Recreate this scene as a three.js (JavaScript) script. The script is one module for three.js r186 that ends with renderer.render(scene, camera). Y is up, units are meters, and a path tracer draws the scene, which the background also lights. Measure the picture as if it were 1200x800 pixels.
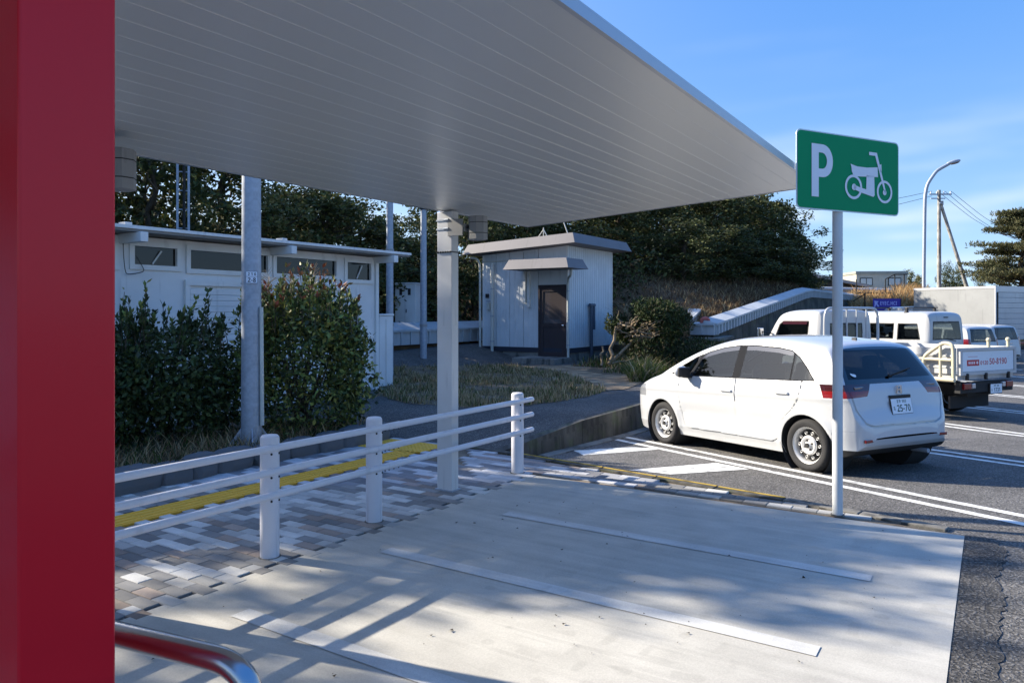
import * as THREE from 'three';
import { mergeGeometries, mergeVertices } from 'three/addons/utils/BufferGeometryUtils.js';
import { RoundedBoxGeometry } from 'three/addons/geometries/RoundedBoxGeometry.js';

// ------------------------------------------------------------ camera, sky, sun, exposure
const scene = new THREE.Scene();
const FPX = 868, HZ = 365, CAMH = 1.63;            // focal length in photo pixels, horizon row, eye height
const camera = new THREE.PerspectiveCamera(2 * Math.atan(400 / FPX) * 180 / Math.PI, 1.5, 0.05, 2500);
camera.position.set(0, CAMH, 0);
camera.lookAt(0, CAMH, -10);
camera.setViewOffset(1200, 800, 0, 400 - HZ, 1200, 800);   // level camera, lens shifted: the photo is cropped
camera.updateProjectionMatrix();
const renderer = new THREE.WebGLRenderer({ antialias: true });
renderer.setSize(1024, 682);
renderer.toneMapping = THREE.LinearToneMapping;
renderer.toneMappingExposure = 3.2;
renderer.shadowMap.enabled = true;

const SUN = new THREE.Vector3(-0.823, 0.48, -0.303).normalize();
const sun = new THREE.DirectionalLight(new THREE.Color(1, 0.90, 0.76), 3.35);
sun.position.copy(SUN).multiplyScalar(80).add(new THREE.Vector3(2, 0, -10));
sun.target.position.set(2, 0, -10);
sun.castShadow = true; sun.shadow.mapSize.set(4096, 4096); sun.shadow.radius = 1;
Object.assign(sun.shadow.camera, { left: -50, right: 50, top: 50, bottom: -50, near: 1, far: 220 });
scene.add(sun, sun.target);

// ------------------------------------------------------------ small helpers
let seed = 12345;
function rng(s) { let a = s >>> 0; return () => { a = (a + 0x6D2B79F5) >>> 0; let t = a; t = Math.imul(t ^ (t >>> 15), t | 1); t ^= t + Math.imul(t ^ (t >>> 7), t | 61); return ((t ^ (t >>> 14)) >>> 0) / 4294967296; }; }
const R0 = rng(7);
const lerp = (a, b, t) => a + (b - a) * t;
const clamp = (x, a = 0, b = 1) => Math.min(b, Math.max(a, x));
const sm = (a, b, x) => { const t = clamp((x - a) / (b - a)); return t * t * (3 - 2 * t); };
function hash2(x, y, s) { let h = Math.imul(x | 0, 374761393) + Math.imul(y | 0, 668265263) + Math.imul(s | 0, 1274126177); h = Math.imul(h ^ (h >>> 13), 1274126177); return ((h ^ (h >>> 16)) >>> 0) / 4294967296; }
function vnoise(x, y, per, s) {       // value noise, periodic in per cells
  const xi = Math.floor(x), yi = Math.floor(y); let fx = x - xi, fy = y - yi; fx = fx * fx * (3 - 2 * fx); fy = fy * fy * (3 - 2 * fy);
  const m = (a) => per ? ((a % per) + per) % per : a;
  const a = hash2(m(xi), m(yi), s), b = hash2(m(xi + 1), m(yi), s), c = hash2(m(xi), m(yi + 1), s), d = hash2(m(xi + 1), m(yi + 1), s);
  return lerp(lerp(a, b, fx), lerp(c, d, fx), fy);
}
function fbm(x, y, per, s, o = 4) { let v = 0, a = 0.5, t = 0; for (let i = 0; i < o; i++) { v += a * vnoise(x, y, per, s + i * 17); t += a; a *= 0.5; x *= 2; y *= 2; if (per) per *= 2; } return v / t; }

// frames: (X, depth) on the ground; A runs along the shelter, B across it
const A = [0.5445, 0.8388], B = [0.8388, -0.5445];
const TH = -Math.atan2(0.5445, 0.8388);            // a group turned by TH has local x = B and local -z = A
const XD = (u, v) => [u * A[0] + v * B[0], u * A[1] + v * B[1]];
const UV = (u, v, y = 0) => { const [x, d] = XD(u, v); return new THREE.Vector3(x, y, -d); };
const toUV = (x, d) => [x * A[0] + d * A[1], x * B[0] + d * B[1]];
// parking bays: lateral L and heading H
const LR = [0.898, 0.44], HD = [-0.44, 0.898], U0 = [4.18, 6.04];
const LH = (l, h) => [U0[0] + l * LR[0] + h * HD[0], U0[1] + l * LR[1] + h * HD[1]];
const THV = -Math.atan2(0.898, 0.44);              // vehicles: local x runs from nose to tail, local z to its left side
function road(d) { if (d < 5.3) return 0; if (d < 11.5) return -0.042 * (d - 5.3); if (d < 20) return -0.26 - 0.00824 * (d - 11.5); return -0.33; }
const RB = -0.008;
function roadHit(px, py) { let d = 8; for (let i = 0; i < 40; i++) d = lerp(d, (CAMH - road(d) - RB) * FPX / (py - HZ), 0.6); return [(px - 600) * d / FPX, d]; }
const flatHit = (px, py, y = 0) => { const d = (CAMH - y) * FPX / (py - HZ); return [(px - 600) * d / FPX, d]; };

// ------------------------------------------------------------ sky: clear winter blue, thin cirrus low down
{
  const W = 1024, H = 512, data = new Float32Array(W * H * 4);
  for (let j = 0; j < H; j++) {
    const el = ((j + 0.5) / H - 0.5) * Math.PI, y = Math.sin(el), c = Math.cos(el);
    for (let i = 0; i < W; i++) {
      const az = ((i + 0.5) / W - 0.5) * 2 * Math.PI, x = Math.cos(az) * c, z = Math.sin(az) * c;
      const k = Math.pow(1 - clamp(y), 3.6), k2 = Math.pow(1 - clamp(y), 9);
      let r = lerp(0.027, 0.120, k), g = lerp(0.100, 0.228, k), b = lerp(0.295, 0.345, k);
      r = lerp(r, 0.25, k2 * 0.85); g = lerp(g, 0.33, k2 * 0.85); b = lerp(b, 0.40, k2 * 0.85);
      const mu = x * SUN.x + y * SUN.y + z * SUN.z, ms = Math.pow(clamp(mu), 2) * 0.20 + Math.pow(clamp(mu), 12) * 0.10 + Math.pow(clamp(mu), 60) * 0.8;
      r += ms * 0.9; g += ms * 0.85; b += ms * 0.75;
      if (y > 0) {
        const e = el * 180 / Math.PI, a = az * 180 / Math.PI;
        const n = fbm(a * 0.045 + e * 0.12, e * 0.55 - a * 0.02, 0, 5, 5), n2 = fbm(a * 0.13 + 40, e * 1.6 - a * 0.06, 0, 9, 4);
        let cl = sm(0.46, 0.72, n * 0.62 + n2 * 0.38) * Math.exp(-Math.pow((e - 6.5) / 5, 2)) * 0.6;
        cl += sm(0.55, 0.8, n) * Math.exp(-Math.pow((e - 17) / 5, 2)) * 0.05;
        r = lerp(r, 0.31, cl); g = lerp(g, 0.345, cl); b = lerp(b, 0.39, cl);
      } else { const t = sm(0, -0.1, y) ; r = lerp(r, 0.10, 1 - sm(-0.1, 0, y)); g = lerp(g, 0.11, 1 - sm(-0.1, 0, y)); b = lerp(b, 0.12, 1 - sm(-0.1, 0, y)); }
      const o = (j * W + i) * 4; data[o] = r; data[o + 1] = g; data[o + 2] = b; data[o + 3] = 1;
    }
  }
  const t = new THREE.DataTexture(data, W, H, THREE.RGBAFormat, THREE.FloatType);
  t.mapping = THREE.EquirectangularReflectionMapping; t.magFilter = t.minFilter = THREE.LinearFilter; t.wrapS = THREE.RepeatWrapping; t.needsUpdate = true;
  scene.background = t; scene.environment = t;
}

// ------------------------------------------------------------ textures
function tex(N, tile, fn, srgb = true) {           // fn(x, y) in 0..1 -> [r, g, b] in 0..1
  const d = new Uint8Array(N * N * 4);
  for (let j = 0; j < N; j++) for (let i = 0; i < N; i++) { const c = fn(i / N, j / N, i, j), o = (j * N + i) * 4; d[o] = clamp(c[0]) * 255; d[o + 1] = clamp(c[1]) * 255; d[o + 2] = clamp(c[2]) * 255; d[o + 3] = 255; }
  const t = new THREE.DataTexture(d, N, N); t.wrapS = t.wrapT = THREE.RepeatWrapping; t.magFilter = THREE.LinearFilter; t.minFilter = THREE.LinearMipmapLinearFilter; t.generateMipmaps = true;
  t.repeat.set(1 / tile, 1 / tile); t.anisotropy = 8; if (srgb) t.colorSpace = THREE.SRGBColorSpace; t.needsUpdate = true; return t;
}
const g3 = (v, a = 1, b = 1) => [v, v * a, v * b];
function asphaltTex(light, s) {
  const N = 1024; const st = new Float32Array(N * N); const r = rng(s);
  for (let k = 0; k < 52000; k++) { const cx = Math.floor(r() * N), cy = Math.floor(r() * N), rad = 0.8 + r() * 2.6, v = (r() < 0.62 ? 1 : -1) * (0.25 + r() * 0.75); for (let y = -3; y <= 3; y++) for (let x = -3; x <= 3; x++) if (x * x + y * y < rad * rad) st[((cy + y + N) % N) * N + (cx + x + N) % N] = v; }
  const col = (x, y, i, j) => { const q = st[j * N + i], n = fbm(x * 6, y * 6, 6, s, 5); let v = light + (n - 0.5) * 0.12 + (q > 0 ? q * 0.2 : q * 0.14) + (hash2(i, j, s) - 0.5) * 0.05; return [v * 1.02, v, v * 0.965]; };
  const bmp = (x, y, i, j) => g3(0.45 + st[j * N + i] * 0.4 + (hash2(i, j, s + 1) - 0.5) * 0.1);
  return [tex(N, 2.4, col), tex(N, 2.4, bmp, false)];
}
const padC = tex(1400, 6.4, (x, y, i, j) => {         // u along B: cast concrete with broom streaks, scuffs and small spots
  const n = fbm(x * 4, y * 4, 4, 21, 5), n3 = fbm(x * 40, y * 40, 40, 25, 2), streak = fbm(x * 10, y * 130, 0, 31, 2), f = hash2(i, j, 5);
  let v = 0.71 + (n - 0.5) * 0.17 + (n3 - 0.5) * 0.07 + (streak - 0.5) * 0.07 + (f - 0.5) * 0.06;
  v -= sm(0.76, 0.86, vnoise(x * 64, y * 64, 64, 77)) * sm(0.5, 0.6, n) * 0.035; v -= sm(0.60, 0.78, streak) * sm(0.52, 0.64, n) * 0.05;
  return [v, v * 0.985, v * 0.93]; });
const stainShadeC = tex(512, 2.0, (x, y, i, j) => { const n = fbm(x * 6, y * 6, 6, 141, 6), st = fbm(x * 34, y * 2.5, 0, 144, 4); let v = 0.30 + (n - 0.5) * 0.24 - sm(0.45, 0.75, st) * 0.07 + (hash2(i, j, 12) - 0.5) * 0.08; const mo = sm(0.5, 0.7, fbm(x * 12, y * 12, 12, 149, 4)); return [v * (1 - 0.05 * mo), v * (0.97 + 0.02 * mo), v * (0.88 - 0.1 * mo)]; });  // brownish stains over a base darkened as painted shade
const [asphC, asphB] = asphaltTex(0.325, 3), [darkC, darkB] = asphaltTex(0.25, 4);
const concC = tex(1024, 3.2, (x, y, i, j) => { const n = fbm(x * 4, y * 4, 4, 21, 6), st = fbm(x * 3, y * 48, 0, 22, 3), f = hash2(i, j, 5); const streak = fbm(x * 5, y * 40, 40, 31, 3); let v = 0.72 + (n - 0.5) * 0.17 + (streak - 0.5) * 0.10 + (f - 0.5) * 0.06 - sm(0.62, 0.8, fbm(x * 9, y * 9, 9, 77, 4)) * 0.05; return [v, v * 0.99, v * 0.95]; });
const concB = tex(512, 1.6, (x, y, i, j) => g3(0.5 + (fbm(x * 6, y * 90, 0, 3, 3) - 0.5) * 0.5 + (hash2(i, j, 8) - 0.5) * 0.25), false);
const oldC = tex(512, 2.2, (x, y, i, j) => { const n = fbm(x * 5, y * 5, 5, 41, 6), n2 = fbm(x * 14, y * 4, 0, 44, 4); let v = 0.50 + (n - 0.5) * 0.3 - sm(0.5, 0.75, n2) * 0.18 + (hash2(i, j, 2) - 0.5) * 0.08; return [v, v * 0.98, v * 0.92]; });
const soilC = tex(512, 2.0, (x, y, i, j) => { const n = fbm(x * 8, y * 8, 8, 51, 6), f = hash2(i, j, 9); let v = 0.40 + (n - 0.5) * 0.34 + (f - 0.5) * 0.16; return [v * 1.06, v * 0.92, v * 0.72]; });
const soilB = tex(512, 2.0, (x, y, i, j) => g3(fbm(x * 8, y * 8, 8, 51, 6) * 0.7 + hash2(i, j, 9) * 0.3), false);
const grimeC = tex(512, 1.5, (x, y, i, j) => { const n = fbm(x * 4, y * 4, 4, 61, 6), d = fbm(x * 26, y * 3, 0, 66, 3); const v = 0.93 + (n - 0.5) * 0.10 - sm(0.62, 0.8, d) * 0.05 + (hash2(i, j, 3) - 0.5) * 0.02; return [v, v, v * 0.99]; });
const fineB = tex(256, 0.5, (x, y, i, j) => g3(0.5 + (fbm(x * 12, y * 12, 12, 71, 4) - 0.5) * 0.7 + (hash2(i, j, 4) - 0.5) * 0.2), false);
const galvC = tex(256, 0.8, (x, y, i, j) => { const n = fbm(x * 14, y * 14, 14, 81, 3), n2 = vnoise(x * 40, y * 40, 40, 82); const v = 0.80 + (n - 0.5) * 0.10 + (n2 - 0.5) * 0.06; return [v * 0.98, v, v * 1.02]; });
const markC = tex(512, 1.2, (x, y, i, j) => { const n = fbm(x * 10, y * 10, 10, 91, 5), f = hash2(i, j, 92); const wear = sm(0.58, 0.72, n * 0.75 + f * 0.25); const v = lerp(0.88, 0.55, wear) + (f - 0.5) * 0.05; return [v, v, v * 0.97]; });

// ------------------------------------------------------------ materials
const std = (o) => new THREE.MeshStandardMaterial(o), phy = (o) => new THREE.MeshPhysicalMaterial(o);
const lin = (r, g, b) => new THREE.Color().setRGB(r, g, b);
const M = {
  asphalt: std({ map: asphC, bumpMap: asphB, bumpScale: 0.006, roughness: 0.95, vertexColors: true }),
  asphaltDark: std({ map: darkC, bumpMap: darkB, bumpScale: 0.008, roughness: 0.95 }),
  path: std({ map: darkC, bumpMap: darkB, bumpScale: 0.004, roughness: 0.95, color: lin(1.15, 1.12, 1.08) }),
  concrete: std({ map: padC, bumpMap: concB, bumpScale: 0.0015, roughness: 0.9 }),
  oldConcrete: std({ map: oldC, bumpMap: fineB, bumpScale: 0.004, roughness: 0.95 }),
  stainedShaded: std({ map: stainShadeC, bumpMap: fineB, bumpScale: 0.004, roughness: 0.95 }),  // concrete with real stains; base tone lowered to paint in wall shade
  soil: std({ map: soilC, bumpMap: soilB, bumpScale: 0.03, roughness: 1 }),
  sand: std({ map: soilC, bumpMap: soilB, bumpScale: 0.004, roughness: 1, color: lin(1.3, 1.35, 1.5) }),
  dirt: std({ map: soilC, bumpMap: soilB, bumpScale: 0.01, roughness: 1, color: lin(1.7, 1.65, 1.6) }),
  hill: std({ map: soilC, bumpMap: soilB, bumpScale: 0.05, roughness: 1, color: lin(1.0, 0.86, 0.72) }),
  mark: std({ map: markC, roughness: 0.85 }),
  padMark: std({ map: padC, bumpMap: fineB, bumpScale: 0.001, roughness: 0.85, color: lin(1.2, 1.24, 1.33) }),
  yellow: std({ map: grimeC, color: lin(0.90, 0.50, 0.05), roughness: 0.85, bumpMap: fineB, bumpScale: 0.002 }),
  kerbYellow: std({ map: markC, color: lin(0.62, 0.42, 0.06), roughness: 0.85 }),
  fence: std({ map: grimeC, color: lin(0.80, 0.81, 0.88), roughness: 0.35 }),
  soffit: phy({ color: lin(0.76, 0.745, 0.70), roughness: 0.36, metalness: 0.25, clearcoat: 0.25, clearcoatRoughness: 0.35 }),
  alum: std({ color: lin(0.55, 0.56, 0.58), roughness: 0.4, metalness: 0.6 }),
  column: phy({ map: grimeC, color: lin(0.74, 0.74, 0.74), roughness: 0.45, clearcoat: 0.2, clearcoatRoughness: 0.3 }),
  red: phy({ color: lin(0.80, 0.002, 0.014), roughness: 0.42, specularIntensity: 0.7, clearcoat: 0.22, clearcoatRoughness: 0.16, bumpMap: fineB, bumpScale: 0.0006 }),
  steel: std({ color: lin(0.46, 0.46, 0.47), roughness: 0.24, metalness: 1, bumpMap: fineB, bumpScale: 0.0002 }),
  galv: std({ map: galvC, color: lin(0.62, 0.66, 0.71), roughness: 0.55, metalness: 0.3 }),
  wall: std({ map: grimeC, color: lin(0.86, 0.86, 0.86), roughness: 0.7 }),
  shedWall: std({ map: grimeC, color: lin(0.74, 0.78, 0.81), roughness: 0.6 }),
  white: std({ map: grimeC, color: lin(0.86, 0.86, 0.85), roughness: 0.55 }),
  fascia: std({ map: grimeC, color: lin(0.20, 0.185, 0.19), roughness: 0.6 }),
  doorBrown: std({ map: grimeC, color: lin(0.055, 0.042, 0.045), roughness: 0.45 }),
  beamGrey: std({ map: grimeC, color: lin(0.36, 0.36, 0.36), roughness: 0.6 }),
  roofGrey: std({ map: grimeC, color: lin(0.28, 0.27, 0.26), roughness: 0.7 }),
  cream: std({ map: grimeC, color: lin(0.66, 0.66, 0.60), roughness: 0.6 }),
  black: std({ color: lin(0.012, 0.012, 0.013), roughness: 0.55 }),
  rubber: std({ color: lin(0.022, 0.022, 0.023), roughness: 0.85, bumpMap: fineB, bumpScale: 0.001 }),
  darkGlass: phy({ color: lin(0.010, 0.012, 0.014), roughness: 0.03, clearcoat: 1, clearcoatRoughness: 0.02 }),
  pane: phy({ color: lin(0.30, 0.34, 0.335), roughness: 0.02, transmission: 1, thickness: 0, ior: 1.5 }),
  tint: phy({ color: lin(0.03, 0.034, 0.04), roughness: 0.02, transmission: 1, thickness: 0, ior: 1.5 }),
  carWhite: phy({ color: lin(0.515, 0.53, 0.54), roughness: 0.4, clearcoat: 1, clearcoatRoughness: 0.04 }),
  vanWhite: phy({ map: grimeC, color: lin(0.54, 0.55, 0.56), roughness: 0.45, clearcoat: 0.6, clearcoatRoughness: 0.1 }),
  redLamp: phy({ color: lin(0.20, 0.008, 0.010), roughness: 0.12, clearcoat: 1, clearcoatRoughness: 0.03 }),
  smoke: phy({ color: lin(0.05, 0.012, 0.014), roughness: 0.08, clearcoat: 1, clearcoatRoughness: 0.03 }),
  amber: phy({ color: lin(0.5, 0.16, 0.02), roughness: 0.15, clearcoat: 1 }),
  clearLamp: phy({ color: lin(0.55, 0.57, 0.6), roughness: 0.12, metalness: 0.5, clearcoat: 1 }),
  chrome: std({ color: lin(0.75, 0.75, 0.76), roughness: 0.12, metalness: 1 }),
  rim: std({ color: lin(0.66, 0.66, 0.65), roughness: 0.45, metalness: 0.35 }),
  pillar: phy({ color: lin(0.016, 0.017, 0.02), roughness: 0.9, specularIntensity: 0.3 }),
  interior: std({ color: lin(0.05, 0.05, 0.052), roughness: 0.9 }),
  seat: std({ color: lin(0.10, 0.10, 0.105), roughness: 0.95 }),
  chassis: std({ color: lin(0.02, 0.02, 0.02), roughness: 0.8 }),
  beige: std({ map: grimeC, color: lin(0.68, 0.60, 0.42), roughness: 0.5 }),
  cabinet: std({ map: grimeC, color: lin(0.74, 0.75, 0.74), roughness: 0.55 }),
  trough: std({ map: grimeC, color: lin(0.52, 0.55, 0.57), roughness: 0.85, bumpMap: fineB, bumpScale: 0.003 }),
  bark: std({ map: soilC, color: lin(0.5, 0.52, 0.55), roughness: 1 }),
  paleBark: std({ map: soilC, color: lin(1.7, 1.75, 1.85), roughness: 1 }),
  rock: std({ color: lin(0.11, 0.115, 0.12), roughness: 0.9 }),
  leaf: phy({ vertexColors: true, roughness: 0.7, specularIntensity: 0.3, transmission: 0.3, thickness: 0, side: THREE.DoubleSide }),
  glossLeaf: phy({ vertexColors: true, roughness: 0.5, specularIntensity: 0.45, transmission: 0.25, thickness: 0, side: THREE.DoubleSide }),
  grass: phy({ vertexColors: true, roughness: 0.9, specularIntensity: 0.2, transmission: 0.3, thickness: 0, side: THREE.DoubleSide }),
  vcol: std({ vertexColors: true, roughness: 0.92, bumpMap: fineB, bumpScale: 0.0015 }),
};

// ------------------------------------------------------------ geometry helpers
const used = new Map();
function numbered(n) { const k = used.get(n) || 0; used.set(n, k + 1); return k ? n + '_' + String(k).padStart(3, '0') : n; }
function boxUV(g) {                                  // uv in metres from position and face direction
  g = g.index ? g.toNonIndexed() : g; const p = g.attributes.position, n = p.count, uv = new Float32Array(n * 2);
  const a = new THREE.Vector3(), b = new THREE.Vector3(), c = new THREE.Vector3(), e = new THREE.Vector3();
  for (let i = 0; i < n; i += 3) {
    a.fromBufferAttribute(p, i); b.fromBufferAttribute(p, i + 1); c.fromBufferAttribute(p, i + 2);
    e.copy(b).sub(a).cross(c.clone().sub(a)); const x = Math.abs(e.x), y = Math.abs(e.y), z = Math.abs(e.z);
    for (const [k, q] of [[0, a], [1, b], [2, c]]) { const o = (i + k) * 2; if (y >= x && y >= z) { uv[o] = q.x; uv[o + 1] = q.z; } else if (x > z) { uv[o] = q.z; uv[o + 1] = q.y; } else { uv[o] = q.x; uv[o + 1] = q.y; } }
  }
  g.setAttribute('uv', new THREE.BufferAttribute(uv, 2)); return g;
}
function merge(list) {
  const gs = list.map((g) => { g = g.index ? g.toNonIndexed() : g; if (!g.attributes.normal) g.computeVertexNormals(); for (const k of Object.keys(g.attributes)) if (!['position', 'normal', 'uv', 'color'].includes(k)) g.deleteAttribute(k); return g; });
  const anyC = gs.some((g) => g.attributes.color);
  for (const g of gs) { if (!anyC) g.deleteAttribute('color'); if (!g.attributes.uv) g.setAttribute('uv', new THREE.BufferAttribute(new Float32Array(g.attributes.position.count * 2), 2)); }
  return gs.length > 1 ? mergeGeometries(gs) : gs[0];
}
function obj(name, geos, m, parent = scene, keepUV = false) {
  let g = merge(Array.isArray(geos) ? geos : [geos]); if (!keepUV) g = boxUV(g);
  const o = new THREE.Mesh(g, m); o.castShadow = o.receiveShadow = true; o.name = parent === scene ? numbered(name) : name; parent.add(o); return o;
}
function tag(o, label, category, group) { o.userData.label = label; o.userData.category = category; if (group) o.userData.group = group; return o; }
function struct(o) { o.userData.kind = 'structure'; return o; }
function stuff(o) { o.userData.kind = 'stuff'; return o; }
function thing(name, label, category, pos = [0, 0, 0], turn = 0, group) {
  const o = new THREE.Group(); o.name = numbered(name); scene.add(o); if (pos.isVector3) o.position.copy(pos); else o.position.set(...pos); o.rotation.y = turn;
  return tag(o, label, category, group);
}
const part = (name, parent) => { const o = new THREE.Group(); o.name = name; parent.add(o); return o; };
const T = (g, x = 0, y = 0, z = 0, rx = 0, ry = 0, rz = 0) => { if (rx) g.rotateX(rx); if (ry) g.rotateY(ry); if (rz) g.rotateZ(rz); return g.translate(x, y, z); };
const bx = (w, h, d, x = 0, y = 0, z = 0, rx = 0, ry = 0, rz = 0) => T(new THREE.BoxGeometry(w, h, d), x, y, z, rx, ry, rz);
const rb = (w, h, d, r, x = 0, y = 0, z = 0, rx = 0, ry = 0, rz = 0) => T(new RoundedBoxGeometry(w, h, d, 3, r), x, y, z, rx, ry, rz);
const span = (x0, x1, y0, y1, z0, z1, r = 0) => r ? rb(x1 - x0, y1 - y0, z1 - z0, r, (x0 + x1) / 2, (y0 + y1) / 2, (z0 + z1) / 2) : bx(x1 - x0, y1 - y0, z1 - z0, (x0 + x1) / 2, (y0 + y1) / 2, (z0 + z1) / 2);
const cyl = (r0, r1, h, x = 0, y = 0, z = 0, n = 20, rx = 0, ry = 0, rz = 0) => T(new THREE.CylinderGeometry(r1, r0, h, n), x, y, z, rx, ry, rz);   // r0 bottom
function tube(pts, r, n = 24, m = 10, closed = false) { return new THREE.TubeGeometry(new THREE.CatmullRomCurve3(pts.map((p) => p.isVector3 ? p : new THREE.Vector3(...p)), closed, 'catmullrom', 0.3), n, r, m, closed); }
function rod(a, b, r, m = 10, r2 = r) { a = a.isVector3 ? a : new THREE.Vector3(...a); b = b.isVector3 ? b : new THREE.Vector3(...b); const d = b.clone().sub(a), g = new THREE.CylinderGeometry(r2, r, d.length(), m); g.applyQuaternion(new THREE.Quaternion().setFromUnitVectors(new THREE.Vector3(0, 1, 0), d.clone().normalize())); return g.translate((a.x + b.x) / 2, (a.y + b.y) / 2, (a.z + b.z) / 2); }
function quads(list) {                               // [[a,b,c,d], ...] of Vector3
  const p = []; for (const [a, b, c, d] of list) for (const q of [a, b, c, a, c, d]) p.push(q.x, q.y, q.z);
  const g = new THREE.BufferGeometry(); g.setAttribute('position', new THREE.Float32BufferAttribute(p, 3)); g.computeVertexNormals(); return g;
}
function gridMesh(nu, nv, f) {                       // f(s, t) -> Vector3 ; s, t in 0..1 ; smooth normals
  const p = [], uv = [], ix = [], e = new THREE.Vector3();
  for (let j = 0; j <= nv; j++) for (let i = 0; i <= nu; i++) { const q = f(i / nu, j / nv); p.push(q.x, q.y, q.z); uv.push(q.x, q.z); }
  for (let j = 0; j < nv; j++) for (let i = 0; i < nu; i++) { const a = j * (nu + 1) + i, b = a + 1, c = a + nu + 1, d = c + 1; ix.push(a, b, d, a, d, c); }
  const g = new THREE.BufferGeometry(); g.setAttribute('position', new THREE.Float32BufferAttribute(p, 3)); g.setAttribute('uv', new THREE.Float32BufferAttribute(uv, 2)); g.setIndex(ix); g.computeVertexNormals();
  if (g.attributes.normal.getY(Math.floor(p.length / 6)) < 0) { const id = g.index.array; for (let i = 0; i < id.length; i += 3) { const t = id[i]; id[i] = id[i + 1]; id[i + 1] = t; } g.computeVertexNormals(); }
  return g;
}
function shape2(pts) { const s = new THREE.Shape(); pts.forEach(([x, y], i) => i ? s.lineTo(x, y) : s.moveTo(x, y)); return s; }
function extr(pts, depth, bevel = 0) { return new THREE.ExtrudeGeometry(Array.isArray(pts) ? shape2(pts) : pts, { depth, bevelEnabled: bevel > 0, bevelSize: bevel, bevelThickness: bevel, bevelSegments: 2, curveSegments: 24 }); }
function canvasTex(w, h, draw) { const c = document.createElement('canvas'); c.width = w; c.height = h; draw(c.getContext('2d'), w, h); const t = new THREE.CanvasTexture(c); t.colorSpace = THREE.SRGBColorSpace; t.anisotropy = 8; return t; }
// ------------------------------------------------------------ ground heights
function plateau(u, v) {                              // the raised walk and the yard between parking lot and hill
  let h = lerp(0.002, 0.12, sm(7.2, 9.6, u)) + 0.10 * sm(13, 19, u) + 0.42 * sm(-11.0, -13.5, v);
  h += 0.45 * sm(17.6, 21.3, u) * sm(-9.6, -8.4, v) * sm(-4.9, -6.6, v);
  return h;
}
function ground(u, v) {
  let h = plateau(u, v);
  const dW = -13.7 - v, d2 = Math.min(u - 21.3, -6.9 - v);
  if (dW > 0) h = Math.max(h, 0.64 + Math.min(2.6, dW * 0.36) + Math.max(0, dW - 7) * 0.06);
  if (d2 > 0) { const rise = 0.55 + 0.36 * (u - 21.2), cap = 1.0 + 0.095 * clamp(u - 21.5, 0, 15) + 0.28 * (1 - 0.9 * sm(38, 46, u)) * Math.min(8, -6.9 - v); h = Math.max(h, Math.min(rise, cap, 4.2)); }
  return h + (dW > 0 || d2 > 0 ? (fbm(u * 0.7, v * 0.7, 0, 33, 3) - 0.5) * 0.25 * clamp(Math.max(dW, d2) / 2) : 0);
}
const GP = (u, v, e = 0) => UV(u, v, ground(u, v) + e);

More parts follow.
